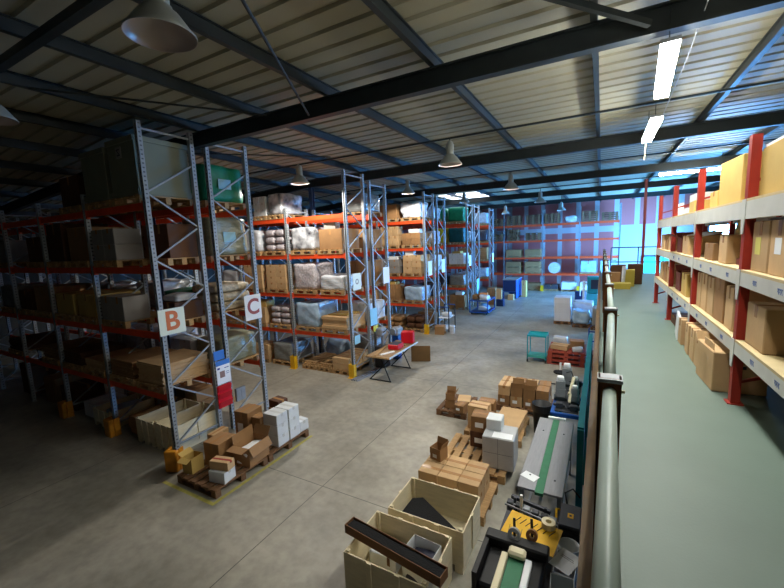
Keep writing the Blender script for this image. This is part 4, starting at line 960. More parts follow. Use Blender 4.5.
# block of flat cartons on a pallet
pallet((-1.9, 5.2, 0), 1.15, 0.85, 'light pallet under the block of flat tan cartons', 0, WOOD, 'light pallets on the open floor')
for j in range(2):
    for i in range(3):
        for k in range(2):
            carton((-2.21+i*0.315, 5.02+j*0.315, 0.1405+k*0.19), (0.308, 0.308, 0.188), f"flat tan carton, {['lower','upper'][k]} layer, {['front','rear'][j]} row, {['first','second','third'][i]} from the aisle, block behind crates", TAN, 0, 'cartons of the flat block')
t = open_box((-2.2, 5.32, 0.522), (0.2, 0.2, 0.2), 'small open brown carton standing on the block of flat cartons', BROWN, R(-14), 'small open cartons', flaps=((0, 178), (1, 20), (2, 15)))
ob('white_label', G().box((-0.05, -0.1022, 0.04), (0.03, -0.1005, 0.1)), PAPER, t)
# long slatted pallet with white stack and brown stack
pallet((-1.86, 6.35, 0), 1.15, 1.1, 'slatted light pallet carrying the white wrapped stack', R(2), WOOD, 'light pallets on the open floor')
ws = thing('wrapped_stack', 'white wrapped stack of boxes, one corner higher, beside the conveyor table', 'wrapped stack', (-1.43, 6.24, 0.1405), R(3))
ob('body', G().cham((-0.26, -0.26, 0), (0.26, 0.26, 0.56), 0.015), mat('pale_grey_wrap', srgb(186, 188, 190), 0.35, 0, 0.12, 6, 0, 0.25, 10), ws)
ob('upper_box', G().cham((-0.24, -0.02, 0.5605), (0.02, 0.26, 0.76), 0.012), WHITEC, ws)
ob('seam', G().box((-0.0025, -0.2615, 0.01), (0.0025, -0.26, 0.55)).box((-0.235, -0.2615, 0.278), (0.235, -0.26, 0.283)), DKGREY, ws)
ob('top_sheet', G().box((-0.1, -0.24, 0.5605), (0.22, -0.05, 0.563)), PAPER, ws)
GB = 'brown cartons on the slatted pallets'
carton((-1.86, 6.7, 0.1405), (0.4, 0.36, 0.3), 'large brown carton at the bottom of the brown stack, on slatted pallet', DKBROWN, R(2), GB, sticker=True)
carton((-1.86, 6.7, 0.4425), (0.38, 0.34, 0.3), 'brown carton with pale label on top of the brown stack', BROWN, R(4), GB, sticker=True)
pallet((-1.8, 7.6, 0), 1.12, 1.1, 'slatted pallet behind the white wrapped stack under tan boards', R(1), WOOD, 'light pallets on the open floor')
carton((-2.1, 7.3, 0.1405), (0.4, 0.3, 0.5), 'tall tan carton behind the brown stack', TAN, R(-3), GB)
carton((-2.1, 7.61, 0.1405), (0.3, 0.18, 0.4), 'narrow open-topped brown carton beside the tall tan carton', BROWN, R(5), GB)
carton((-2.1, 7.91, 0.1405), (0.34, 0.3, 0.34), 'brown carton behind the tall tan carton', BROWN, R(2), GB)
for i in range(4):
    tag(ob('board', G().box((-0.26, -0.48, 0), (0.26, 0.48, 0.045)), TAN, None, (-1.56+0.01*(i % 2), 7.6, 0.1405+i*0.046), R(rnd.uniform(-2, 2))), f"tan flat board, {['lowest','second','third','topmost'][i]} on the pallet behind the white stack", 'board', 'tan boards on the slatted pallet')
# small pallet with three boxes
pallet((-2.9, 8.25, 0), 0.7, 1.0, 'dark small pallet with three brown boxes out on the floor', R(1), OLDWOOD, 'dark pallets on the open floor')
GS = 'boxes on the small dark pallet'
open_box((-2.97, 8.0, 0.1405), (0.23, 0.23, 0.17), 'brown box on the small pallet under another one', BROWN, R(6), GS, flaps=())
t = open_box((-2.98, 8.02, 0.312), (0.21, 0.21, 0.17), 'open brown box stacked on another on the small pallet', BROWN, R(10), GS, flaps=((2, 20), (1, 40)))
carton((-2.69, 7.88, 0.1405), (0.22, 0.26, 0.17), 'closed brown box at the corner of the small pallet', BROWN, R(-6), GS, sticker=True)
tag(ob('flat_box', G().cham((-0.15, -0.2, 0), (0.15, 0.2, 0.06), 0.01), TAN, None, (-2.8, 8.45, 0.1405), R(12)), 'flattened tan box at the back of the small pallet', 'box', None)
# pallet with two rows of boxes
pallet((-1.47, 8.95, 0), 1.2, 0.85, 'dark pallet with two layers of square brown boxes', R(-1), OLDWOOD, 'dark pallets on the open floor')
for i in range(4):
    for k in range(2):
        for j in range(2):
            x, y = -1.89+i*0.28, 8.74+j*0.36
            lbl = f"square brown box, {['lower','upper'][k]} layer, {['first','second','third','fourth'][i]} along, {['front','back'][j]} row, two-layer pallet"
            z = 0.1405 + k*0.235
            if k == 1 and i in (1, 2) and j == 0: open_box((x, y, z), (0.25, 0.32, 0.21), 'open ' + lbl, BROWN, R(rnd.uniform(-4, 4)), 'boxes on the two-layer pallet', flaps=((2, 10), (0, 4)))
            else: carton((x, y, z), (0.262, 0.33, 0.233), lbl, TAN if (i+k) % 2 else BROWN, R(rnd.uniform(-3, 3)), 'boxes on the two-layer pallet', sticker=(k == 0 and j == 0))
# black bin beside the conveyor
bn = thing('bin', 'round black waste bin at the far end of the conveyor table', 'bin', (-0.97, 7.85, 0), 0, None)
ob('tub', G().lathe([(0, 0.01), (0.14, 0.0), (0.175, 0.6), (0.185, 0.6), (0.185, 0.63), (0.165, 0.63), (0.135, 0.03), (0, 0.03)], 24), BLACK, bn, smooth=True)
ob('liner', G().lathe([(0.168, 0.632), (0.188, 0.636), (0.194, 0.55), (0.19, 0.5)], 24), BLACK, bn)
# conveyor table
cv = thing('conveyor_table', 'long steel packing table with a green belt down the middle', 'conveyor', (-0.58, 5.62, 0))
for sx in (-1, 1):
    ob('table_top', G().cham((sx*0.155-0.105, -1.05, 0.87), (sx*0.155+0.105, 1.02, 0.9), 0.004), ALU, cv)
    ob('side_rail', G().box((sx*0.262-0.002, -1.05, 0.78), (sx*0.262+0.002, 1.02, 0.9)), ALU, cv)
    for y in (-0.75, 0.55): ob('bolt', G().cyl((sx*0.15, y, 0.9), (sx*0.15, y, 0.906), 0.012, 10), DARKINK, cv)
    for y in (-0.95, 0.95): ob('leg', G().box((sx*0.22-0.025, y-0.025, 0), (sx*0.22+0.025, y+0.025, 0.87)), GREYP, cv)
ob('belt', G().box((-0.048, -1.08, 0.86), (0.048, 1.05, 0.897)), BELT, cv)
ob('end_roller', G().cyl((-0.049, 1.06, 0.865), (0.049, 1.06, 0.865), 0.03, 14), PAPER, cv)
ob('white_stop', G().box((-0.13, 1.02, 0.9), (0.14, 1.06, 0.935)), PAPER, cv)
ob('stretcher', G().bar((-0.22, -0.95, 0.25), (-0.22, 0.95, 0.25), 0.03).bar((0.22, -0.95, 0.25), (0.22, 0.95, 0.25), 0.03), GREYP, cv)
tag(ob('paper_sheet', G().box((-0.1, -0.07, 0), (0.1, 0.07, 0.0015)), PAPER, None, (-0.73, 4.84, 0.9005), R(-24)), 'white paper sheet lying on the front corner of the packing table', 'paper')
# carton former with motor units, beyond the table
mc = thing('carton_machine', 'teal framed machine with grey motor boxes beyond the packing table', 'machine', (-0.45, 7.78, 0))
for sx in (-0.24, 0.22):
    for y in (-0.75, 0.0, 0.95): ob('leg', G().box((sx-0.03, y-0.03, 0), (sx+0.03, y+0.03, 0.82)), TEAL, mc)
    ob('frame_rail', G().box((sx-0.03, -0.78, 0.8), (sx+0.03, 0.98, 0.86)), BLUE, mc)
for y in (-0.75, 0.1, 0.95): ob('cross_rail', G().box((-0.21, y-0.03, 0.8), (0.19, y+0.03, 0.86)), BLUE, mc)
ob('bed_plate', G().box((-0.2, -0.7, 0.861), (0.18, 0.9, 0.875)), DKGREY, mc)
def motor(x, y, z, s, rz=0):
    e = ob('motor_unit', G().cham((-0.075*s, -0.06*s, 0), (0.075*s, 0.06*s, 0.3*s), 0.012).box((-0.08*s, -0.065*s, 0.13*s), (0.08*s, 0.065*s, 0.15*s)), GREYP, mc, (x, y, z), R(rz))
    ob('motor_cap', G().cham((-0.055*s, -0.05*s, 0.3*s), (0.055*s, 0.05*s, 0.37*s), 0.015), PAPER, e)
    ob('shaft', G().cyl((-0.15*s, 0, 0.22*s), (-0.08*s, 0, 0.22*s), 0.014*s, 8).cyl((-0.06*s, 0, 0.02), (-0.06*s, 0.12, 0.02), 0.02*s, 8), DKGREY, e)
    ob('bracket', G().box((-0.1*s, -0.08*s, -0.05), (0.1*s, 0.08*s, 0)), DARKSTEEL, e)
motor(-0.1, 0.62, 0.93, 1.15); motor(-0.16, -0.15, 0.93, 1.1, 8); motor(0.08, 0.25, 0.93, 0.8); motor(0.1, -0.3, 0.93, 0.85, -6)
for (x, y) in ((-0.14, -0.55), (0.1, -0.6), (0.12, 0.7)): ob('roller_block', G().cham((-0.06, -0.05, 0), (0.06, 0.05, 0.1), 0.01).cyl((-0.1, 0, 0.05), (0.1, 0, 0.05), 0.03, 10), DKGREY, mc, (x, y, 0.876))
ob('guide_arm', G().bar((0.0, -0.2, 1.0), (0.06, 0.1, 1.25), 0.05).bar((0.02, -0.45, 0.95), (0.03, -0.25, 1.15), 0.04), CREAM, mc)
ob('cable', G().tube([(-0.1, 0.5, 1.2), (0.0, 0.3, 1.3), (0.1, 0.1, 1.1), (0.12, -0.1, 0.95)], 0.012, 6), BLACK, mc)
# tall teal guard wall alongside
tg = thing('machine_guard', 'long teal steel guard panel right below the handrail', 'machine guard', (-0.15, 0, 0))
ob('panel', G().box((-0.012, 4.75, 0.75), (0.012, 9.6, 1.68)), TEAL, tg)
for y in (4.75, 6.4, 8.05, 9.65): ob('post', G().box((-0.035, y-0.035, 0), (0.035, y+0.035, 1.72)), TEAL, tg)
ob('top_rail', G().box((-0.035, 4.75, 1.68), (0.035, 9.65, 1.74)), TEAL, tg)
ob('white_strip', G().box((-0.045, 8.2, 1.3), (-0.036, 9.6, 1.72)), CYANP, tg)
# taping machine close to the camera
tm = thing('taping_machine', 'black carton taping machine with yellow slotted plate, lowest in the picture', 'machine', (-0.62, 3.5, 0))
for sx in (-0.26, 0.24):
    for y in (-0.5, 0.75): ob('leg', G().box((sx-0.03, y-0.03, 0), (sx+0.03, y+0.03, 0.6)), BLACK, tm)
ob('bed', G().box((-0.3, -0.6, 0.6), (0.28, 0.85, 0.7)), DKGREY, tm)
ob('head_body', G().cham((-0.28, -0.5, 0.701), (0.24, 0.05, 0.92), 0.02), BLACK, tm)
ob('side_cover', G().prism([(-0.5, 0.55), (0.12, 0.55), (0.16, 0.9), (0.02, 1.0), (-0.5, 1.0)], -0.33, -0.285, 0, Matrix(((0,0,1,0),(1,0,0,0),(0,1,0,0),(0,0,0,1)))), BLACK, tm)
ob('cross_head', G().cham((-0.33, -0.04, 0.92), (0.27, 0.1, 1.02), 0.015), BLACK, tm)
ob('belt', G().box((-0.07, -0.62, 0.94), (0.07, -0.1, 0.96)), BELT, tm)
for sx in (-0.11, 0.11): ob('belt_guide', G().cham((sx-0.03, -0.62, 0.925), (sx+0.03, -0.12, 0.985), 0.008), CREAM if sx < 0 else PAPER, tm)
ob('roller_pad', G().cham((-0.08, -0.16, 0.96), (0.08, -0.05, 1.03), 0.02), CREAM, tm)
Mxt = Matrix.Translation((0.06, 0.28, 0.93)) @ Matrix.Rotation(R(-10), 4, 'Z') @ Matrix.Rotation(R(8), 4, 'X')
yp = G().box((-0.27, -0.15, 0), (0.27, 0.2, 0.006), 0, Mxt)
pl = ob('guard_plate', yp, YELLOW, tm)
g1 = G(); 
for i in range(7): g1.bar(Mxt @ Vector((-0.19+i*0.06, 0.06, 0.007)), Mxt @ Vector((-0.15+i*0.06, 0.15, 0.007)), 0.003, 0.012)
for i in range(5): g1.bar(Mxt @ Vector((-0.2+i*0.065, -0.09, 0.007)), Mxt @ Vector((-0.215+i*0.065, 0.0, 0.007)), 0.003, 0.012)
tag(ob('slots', g1, DARKINK, pl), 'dark slots cut in the yellow plate')
for (x, y, mm, r_) in ((-0.06, 0.06, GREYP, 0.06), (0.1, 0.12, mat('brown_tape_roll', srgb(120, 80, 50), 0.4), 0.055)):
    e = ob('tape_roll', G().lathe([(r_*0.45, -0.025), (r_, -0.025), (r_, 0.025), (r_*0.45, 0.025), (r_*0.45, -0.025)], 20, 0, (0,0,0), Matrix.Rotation(R(70), 4, 'X')), mm, tm, (x, y, 1.05))
    ob('spindle', G().bar((0, 0.02, -0.06), (-0.02, 0.1, 0.1), 0.025), BLACK, e)
ob('link_rail', G().bar((-0.27, 0.62, 0.94), (0.3, 0.5, 0.94), 0.02).bar((-0.27, 0.72, 0.9), (0.3, 0.6, 0.9), 0.02), GREYP, tm)
for i in range(6): ob('roller_block', G().cham((-0.035, -0.04, 0), (0.035, 0.04, 0.11), 0.008).cyl((0, -0.06, 0.06), (0, 0.06, 0.06), 0.025, 8), [DKGREY, BLACK, GREYP][i % 3], tm, (-0.22+i*0.095, 0.66-i*0.02, 0.86))
ob('upright_bar', G().box((-0.1, 0.58, 0.7), (-0.07, 0.61, 1.12)), PAPER, tm)
ob('roller_frame', G().bar((-0.25, 0.9, 0.86), (0.2, 0.8, 0.86), 0.04).bar((-0.2, 0.84, 0.7), (-0.2, 0.84, 0.9), 0.03).bar((0.15, 0.8, 0.7), (0.15, 0.8, 0.9), 0.03), DKGREY, tm)
# control box, bins and papers beside it, on a side bench
bh = thing('side_bench', 'narrow grey bench between the taping machine and the mezzanine edge', 'bench', (-0.22, 3.8, 0))
ob('top', G().box((-0.115, -0.74, 0.68), (0.13, 0.74, 0.7)), GREYP, bh)
for x in (-0.09, 0.1):
    for y in (-0.7, 0.7): ob('leg', G().box((x-0.02, y-0.02, 0), (x+0.02, y+0.02, 0.68)), GREYP, bh)
cb_ = thing('control_box', 'grey control box with a yellow emblem beside the taping machine', 'control box', (-0.21, 4.29, 0.7005))
ob('case', G().cham((-0.11, -0.2, 0), (0.11, 0.2, 0.2), 0.015), DKGREY, cb_)
ob('emblem', G().box((-0.03, -0.05, 0.2), (0.03, 0.03, 0.203)).box((-0.012, -0.025, 0.203), (0.012, 0.005, 0.2045), 1), [YELLOW, DKGREY], cb_)
ob('base', G().cham((-0.1, -0.235, 0.02), (0.1, -0.2005, 0.16), 0.01), BLACK, cb_)
ob('yellow_cable', G().tube([(-0.1, 0.1, 0.16), (-0.15, 0.05, 0.2), (-0.14, -0.08, 0.1), (-0.15, -0.15, 0.14)], 0.014, 6), YELLOW, cb_)
ob('cable', G().tube([(-0.05, 0.2, 0.18), (-0.08, 0.3, 0.26), (0.0, 0.38, 0.28), (0.08, 0.36, 0.2)], 0.01, 6), BLACK, cb_)
def tub(loc, r0, r1, h, m, label, cat='basin', name='basin'):
    return tag(ob(name, G().lathe([(0, 0.004), (r0-0.004, 0.004), (r1-0.006, h), (r1, h), (r0, 0), (0, 0)], 24), m, None, loc, smooth=True), label, cat)
tub((-0.2, 3.92, 0.7005), 0.08, 0.105, 0.13, CLEARP, 'round white tub beside the yellow slotted plate')
bx = open_box((-0.21, 3.62, 0.7005), (0.19, 0.3, 0.16), 'white plastic box under loose papers beside the taping machine', PAPER, R(-4), 'white plastic boxes', flaps=(), name='plastic_box', cat='plastic box')
tag(ob('paper_sheet', G().box((-0.1, -0.14, 0), (0.1, 0.14, 0.0015)).box((-0.07, 0.05, 0.0016), (0.05, 0.055, 0.002), 1).box((-0.07, 0.03, 0.0016), (0.06, 0.034, 0.002), 1), [PAPER, DARKINK], None, (-0.21, 3.65, 0.8625), R(-24)), 'printed white sheet lying on the white plastic box', 'paper')
open_box((-0.21, 3.25, 0.7005), (0.2, 0.34, 0.2), 'translucent plastic box closest to the handrail foot', CLEARP, R(5), 'white plastic boxes', flaps=(), name='plastic_box', cat='plastic box')
tag(ob('tape_roll', G().lathe([(0.03, 0), (0.07, 0), (0.07, 0.06), (0.03, 0.06), (0.03, 0)], 20), CREAM, None, (-0.4, 3.92, 0.968), smooth=False), 'cream roll of tape sitting on the yellow slotted plate', 'tape roll')

# ------------------------------------------------------------------ things further down the open floor
ct = thing('trolley', 'teal two-shelf trolley alone on the open floor', 'trolley', (-1.72, 12.75, 0))
ob('top_tray', G().box((-0.29, -0.3, 0.84), (0.29, 0.3, 0.86)).box((-0.29, -0.3, 0.86), (-0.275, 0.3, 0.89)).box((0.275, -0.3, 0.86), (0.29, 0.3, 0.89)).box((-0.275, -0.3, 0.86), (0.275, -0.285, 0.89)).box((-0.275, 0.285, 0.86), (0.275, 0.3, 0.89)), TEAL, ct)
ob('bottom_tray', G().box((-0.29, -0.3, 0.16), (0.29, 0.3, 0.18)).box((-0.29, -0.3, 0.18), (0.29, -0.285, 0.24)), mat('pale_teal_paint', srgb(64, 156, 150), 0.4), ct)
for sx in (-1, 1):
    for sy in (-1, 1):
        p_ = ob('post', G().box((sx*0.275-0.015, sy*0.285-0.015, 0.1), (sx*0.275+0.015, sy*0.285+0.015, 0.84)), TEAL, ct)
        ob('caster', G().cyl((sx*0.275-0.015, sy*0.285, 0.05), (sx*0.275+0.015, sy*0.285, 0.05), 0.05, 14), BLACK, p_)
for i in range(3):
    pallet((-0.87, 13.05, i*0.143), 1.05, 1.15, f"red painted pallet, {['bottom','middle','top'][i]} of the red pile beside the trolley", R(-1+i), REDWOOD, 'red pallets by the trolley')
GR = 'odds and ends on the red pallets'
carton((-1.06, 12.85, 0.4295), (0.5, 0.34, 0.14), 'long tan carton thrown across the red pallets', TAN, R(-12), GR)
carton((-0.6, 13.22, 0.4295), (0.4, 0.36, 0.22), 'brown carton on the red pallets behind the long tan one', BROWN, R(8), GR)
tag(ob('bundle', G().lumpy((-0.15, -0.13, 0), (0.15, 0.13, 0.12), 11, 0.02, 0.04, 5), FILMW, None, (-0.56, 12.68, 0.4295), R(10), smooth=True), 'white crumpled bundle on the front edge of the red pallets', 'bundle')
tag(ob('bundle', G().lumpy((-0.22, -0.17, 0), (0.22, 0.17, 0.28), 12, 0.02, 0.06, 5), FILMW, None, (-1.1, 13.36, 0.4295), smooth=True), 'white wrapped bundle at the back of the red pallets', 'bundle')
rd = thing('floor_stand', 'small white bollard on a round black foot before the red pallets', 'stand', (-0.95, 11.75, 0))
ob('base', G().lathe([(0, 0), (0.19, 0), (0.19, 0.03), (0.05, 0.05), (0, 0.05)], 20), BLACK, rd)
ob('stem', G().cyl((0, 0, 0.05), (0, 0, 0.3), 0.03, 10), PAPER, rd)
bt = thing('hand_truck', 'blue hand truck standing beside the red pallets', 'hand truck', (-0.15, 13.4, 0))
for sx in (-0.12, 0.12): ob('rail', G().tube([(sx, -0.1, 0.05), (sx, 0.1, 1.0), (sx*0.5, 0.14, 1.1)], 0.022, 8), BLUE, bt)
for z in (0.3, 0.6, 0.9): ob('cross_bar', G().bar((-0.12, -0.1+0.2*(z-0.05)/0.95, z), (0.12, -0.1+0.2*(z-0.05)/0.95, z), 0.035), BLUE, bt)
ob('toe_plate', G().box((-0.16, -0.35, 0.01), (0.16, -0.1, 0.025)), BLUE, bt)
for sx in (-0.15, 0.15): ob('wheel', G().cyl((sx-0.02, 0.02, 0.1), (sx+0.02, 0.02, 0.1), 0.1, 16), BLACK, bt)
carton((-0.2, 12.5, 0), (0.2, 0.5, 0.5), 'dark carton on the floor between the red pallets and the guard panel', DKBROWN, 0, GR)
# white panel stack and blue-lit goods
pallet((-1.47, 18.95, 0), 0.72, 0.9, 'dark pallet under the stack of white panels', 0, OLDWOOD, 'pallets further down the open floor')
for i in range(9):
    tag(ob('panel', G().box((-0.34, -0.43, 0), (0.34, 0.43, 0.118)), mat('white_panel_board', srgb(206, 206, 212), 0.6, 0, 0.08, 5, 0.05), None, (-1.47+rnd.uniform(-0.01, 0.01), 18.95, 0.1405+i*0.12)), f"white panel, {['lowest','second','third','fourth','fifth','sixth','seventh','eighth','topmost'][i]} of the stack in the blue light", 'panel', 'stack of white panels')
pallet((-0.68, 18.6, 0), 0.72, 1.1, 'dark pallet under the film covered bundle beside the white panels', 0, OLDWOOD, 'pallets further down the open floor')
wrapped((-0.7, 18.6, 0.1405), (0.62, 1.0, 0.55), 'bluish film covered bundle on the pallet beside the white panels', FILMB, group=None, amp=0.05, seed=5, name='wrapped_bundle')
pallet((-0.68, 20.2, 0), 0.9, 1.1, 'dark pallet under the flat film covered panels', 0, OLDWOOD, 'pallets further down the open floor')
wrapped((-0.68, 20.2, 0.1405), (0.86, 1.05, 0.7), 'flat-topped pale wrapped load behind the film covered bundle', FILMW, group=None, amp=0.01)
pallet((-0.1, 18.3, 0), 0.42, 1.1, 'dark pallet under the grey stack half hidden by the handrail', 0, OLDWOOD, 'pallets further down the open floor')
wrapped((-0.08, 18.3, 0.1405), (0.36, 1.0, 0.75), 'grey stack half hidden behind the handrail', GREYC, group=None, amp=0.005)
tmc = thing('wrapping_machine', 'cyan painted machine with a dark screen near the end wall', 'machine', (-0.22, 23.0, 0))
ob('cabinet', G().cham((-0.42, -0.4, 0.05), (0.42, 0.4, 0.85), 0.03), CYANP, tmc)
ob('upper_housing', G().cham((-0.4, -0.2, 0.851), (0.42, 0.4, 1.75), 0.03), TEAL, tmc)
ob('screen', G().box((-0.22, -0.212, 1.1), (0.3, -0.2, 1.6)), DARKINK, tmc)
ob('plinth', G().box((-0.45, -0.6, 0), (0.45, 0.42, 0.05)), DKGREY, tmc)
ob('mast', G().box((-0.62, -0.1, 0), (-0.5, 0.1, 1.5)).box((-0.5, -0.06, 1.3), (-0.38, 0.06, 1.4)), PAPER, tmc)
pj = thing('pallet_truck', 'dark blue pallet truck beside the cyan machine', 'pallet truck', (-1.0, 24.6, 0))
ob('body', G().cham((-0.28, -0.35, 0.1), (0.28, 0.1, 0.75), 0.04), mat('navy_paint', srgb(20, 44, 92), 0.4), pj)
for sx in (-0.17, 0.17): ob('fork', G().box((sx-0.08, 0.1, 0.06), (sx+0.08, 1.2, 0.12)), DKGREY, pj)
for sx in (-0.2, 0.2): ob('wheel', G().cyl((sx-0.04, -0.1, 0.1), (sx+0.04, -0.1, 0.1), 0.1, 14), BLACK, pj)
ob('tiller', G().tube([(0, -0.36, 0.5), (0, -0.55, 1.05), (0.12, -0.57, 1.12)], 0.025, 8), PAPER, pj)
# blue cart, blue tub, blue cabinet by the fourth rack
bc = thing('cage_cart', 'low blue framed cart loaded with film and boxes', 'cart', (-5.62, 20.3, 0))
for sx in (-0.48, 0.48):
    for y in (-0.75, 0.75): ob('post', G().box((sx-0.025, y-0.025, 0.1), (sx+0.025, y+0.025, 0.74)), BLUE, bc)
    [ob('frame_rail', G().box((sx-0.025, -0.775, a_), (sx+0.025, 0.775, a_+0.05)), BLUE, bc) for a_ in (0.1, 0.72)]
for y in (-0.75, 0.75): [ob('frame_rail', G().box((-0.45, y-0.025, a_), (0.45, y+0.025, a_+0.05)), BLUE, bc) for a_ in (0.1, 0.72)]
ob('floor_tray', G().box((-0.48, -0.74, 0.12), (0.48, 0.74, 0.14)), mat('navy_paint', srgb(20, 44, 92), 0.4), bc)
ob('top_tray', G().box((-0.45, -0.72, 0.74), (0.45, 0.72, 0.76)), DKGREY, bc)
for sx in (-0.4, 0.4):
    for y in (-0.65, 0.65): ob('wheel', G().cyl((sx-0.02, y, 0.055), (sx+0.02, y, 0.055), 0.055, 12), BLACK, bc)
GC = 'goods on the blue cart'
tag(ob('bundle', G().lumpy((-0.25, -0.3, 0), (0.25, 0.3, 0.3), 21, 0.05, 0.1, 5), FILMB, None, (-5.5, 20.2, 0.1405), smooth=True), 'pale blue film bundle inside the blue cart', 'bundle', GC)
carton((-5.55, 20.35, 0.7705), (0.4, 0.4, 0.3), 'orange-brown box on top of the blue cart', mat('orange_board', srgb(222, 134, 66), 0.7), R(5), GC)
tag(ob('bundle', G().lumpy((-0.25, -0.25, 0), (0.25, 0.25, 0.26), 22, 0.04, 0.08, 5), FILMW, None, (-5.4, 19.85, 0.7705), smooth=True), 'white film bundle on top of the blue cart', 'bundle', GC)
carton((-5.95, 20.2, 0.7705), (0.26, 0.4, 0.22), 'small brown box at the rack side of the blue cart', BROWN, 0, GC)
carton((-5.18, 22.6, 0), (0.4, 0.4, 0.42), 'dark blue box on the floor behind the blue cart', mat('navy_paint', srgb(20, 44, 92), 0.4), 0, 'boxes between the blue cart and cabinet', tape=False)
carton((-5.25, 22.6, 0.422), (0.3, 0.3, 0.6), 'tall tan carton standing on the dark blue box', TAN, R(5), 'boxes between the blue cart and cabinet')
carton((-5.8, 23.1, 0), (0.5, 0.6, 1.0), 'large brown carton between the blue cart and the blue cabinet', BROWN, R(3), 'boxes between the blue cart and cabinet')
bcab = thing('blue_cabinet', 'deep blue steel workbench cabinet by the last rack', 'cabinet', (-5.2, 26.2, 0))
ob('body', G().box((-0.42, -0.9, 0.5), (-0.38, 0.9, 1.25)).box((0.38, -0.9, 0.05), (0.42, 0.9, 1.25)).box((-0.38, 0.86, 0.05), (0.38, 0.9, 1.25)).box((-0.38, -0.9, 0.45), (0.38, 0.86, 0.5)), BLUE, bcab)
ob('top', G().box((-0.45, -0.95, 1.2505), (0.45, 0.95, 1.29)), GREYP, bcab)
ob('leg', G().box((-0.42, -0.9, 0), (-0.36, -0.84, 0.45)), BLUE, bcab); ob('leg', G().box((-0.42, 0.8, 0), (-0.36, 0.86, 0.45)), BLUE, bcab)
ob('door', G().box((-0.375, -0.92, 0.52), (0.375, -0.9005, 1.23)), mat('navy_paint', srgb(20, 44, 92)), bcab)
carton((-4.5, 26.6, 0), (0.3, 0.5, 1.1), 'tall yellow carton standing at the side of the blue cabinet', YTAN, 0, 'boxes between the blue cart and cabinet')
carton((-5.05, 25.0, 0), (0.36, 0.3, 0.36), 'small tan carton on the floor before the blue cabinet', TAN, 0, 'boxes between the blue cart and cabinet')
# folding bench with red boxes at the end of the orange rack
fb = thing('folding_bench', 'folding work bench with pale top at the end of the orange rack', 'bench', (-5.55, 9.95, 0))
ob('top', G().box((-0.38, -0.95, 0.73), (0.38, 0.95, 0.75)), mat('bench_top_board', srgb(150, 120, 84), 0.6, 0, 0.2, 6), fb)
ob('edge_strip', G().box((0.381, -0.95, 0.72), (0.4, 0.95, 0.765)), mat('pale_blue_edge', srgb(196, 214, 226), 0.4), fb)
ob('edge_strip', G().box((-0.38, -0.97, 0.72), (0.4, -0.951, 0.765)), TAN, fb)
for y in (-0.6, 0.7):
    for s in (-1, 1): ob('leg', G().tube([(s*0.34, y-0.25, 0.02), (-s*0.3, y+0.2, 0.73)], 0.018, 8), DARKSTEEL, fb)
    ob('foot_bar', G().tube([(-0.36, y-0.25, 0.02), (0.36, y-0.25, 0.02)], 0.018, 8), DARKSTEEL, fb)
GF = 'goods on the folding bench'
tag(ob('crate', G().cham((-0.17, -0.22, 0), (0.17, 0.22, 0.16), 0.015).box((-0.15, -0.2, 0.1605), (0.15, 0.2, 0.163), 1), [RED, DARKINK], None, (-5.48, 10.0, 0.7505), R(3)), 'low bright red box in the middle of the folding bench', 'box', GF)
tag(ob('crate', G().cham((-0.2, -0.12, 0), (0.2, 0.12, 0.38), 0.02), RED, None, (-5.42, 10.72, 0.7505), R(10)), 'tall bright red box at the far end of the folding bench', 'box', GF)
tag(ob('board_strip', G().box((-0.04, -0.5, 0), (0.04, 0.5, 0.03)), WOOD, None, (-5.75, 9.5, 0.7505), R(12)), 'wooden strip lying along the folding bench top', 'strip', GF)
tag(ob('board_strip', G().box((-0.03, -0.25, 0), (0.03, 0.25, 0.03)), PAPER, None, (-5.45, 9.4, 0.7505), R(-25)), 'short white strip on the front of the folding bench', 'strip', GF)
tag(ob('board_strip', G().box((-0.03, -0.3, 0), (0.03, 0.3, 0.03)), WOOD, None, (-5.62, 10.42, 0.7505), R(80)), 'wooden strip beside the tall red box', 'strip', GF)
gm = thing('drill_stand', 'grey drill press shaped machine standing behind the folding bench', 'machine', (-6.15, 10.3, 0))
ob('base', G().cham((-0.18, -0.2, 0), (0.18, 0.2, 0.7), 0.02), DKGREY, gm); ob('column', G().cyl((0, 0.05, 0.7), (0, 0.05, 1.25), 0.05, 12), GREYP, gm)
ob('head', G().cham((-0.1, -0.2, 1.05), (0.1, 0.15, 1.3), 0.03), GREYP, gm); ob('lever', G().tube([(0.1, -0.05, 1.15), (0.28, -0.1, 1.3)], 0.014, 8), BLACK, gm)
gm2 = thing('grinder_stand', 'grey machine on a blue pedestal at the far side of the bench', 'machine', (-6.1, 11.2, 0))
ob('pedestal', G().cham((-0.12, -0.12, 0), (0.12, 0.12, 0.85), 0.02), BLUE, gm2); ob('body', G().cham((-0.14, -0.2, 0.851), (0.14, 0.2, 1.1), 0.04), GREYP, gm2)
for s in (-1, 1): ob('wheel_guard', G().cyl((0, s*0.2, 1.0), (0, s*0.27, 1.0), 0.11, 16), GREYP, gm2)
tag(ob('board', G().box((-0.32, -0.012, 0), (0.32, 0.012, 0.52)), mat('olive_brown_board', srgb(112, 84, 48), 0.7, 0, 0.15, 5), None, (-5.2, 11.2, 0.0), 0, (R(-8), 0, R(24))), 'brown board leaning under the far end of the folding bench', 'board')
for i in range(3):
    tag(ob('profile', G().box((-0.02, -0.62, 0), (0.02, 0.62, 0.04)), ALU, None, (-6.28+i*0.09, 9.4, 0.0005), R(-6)), f"{['inner','middle','outer'][i]} aluminium profile on the floor between the yellow guard and the bench", 'profile', 'aluminium profiles on the floor')
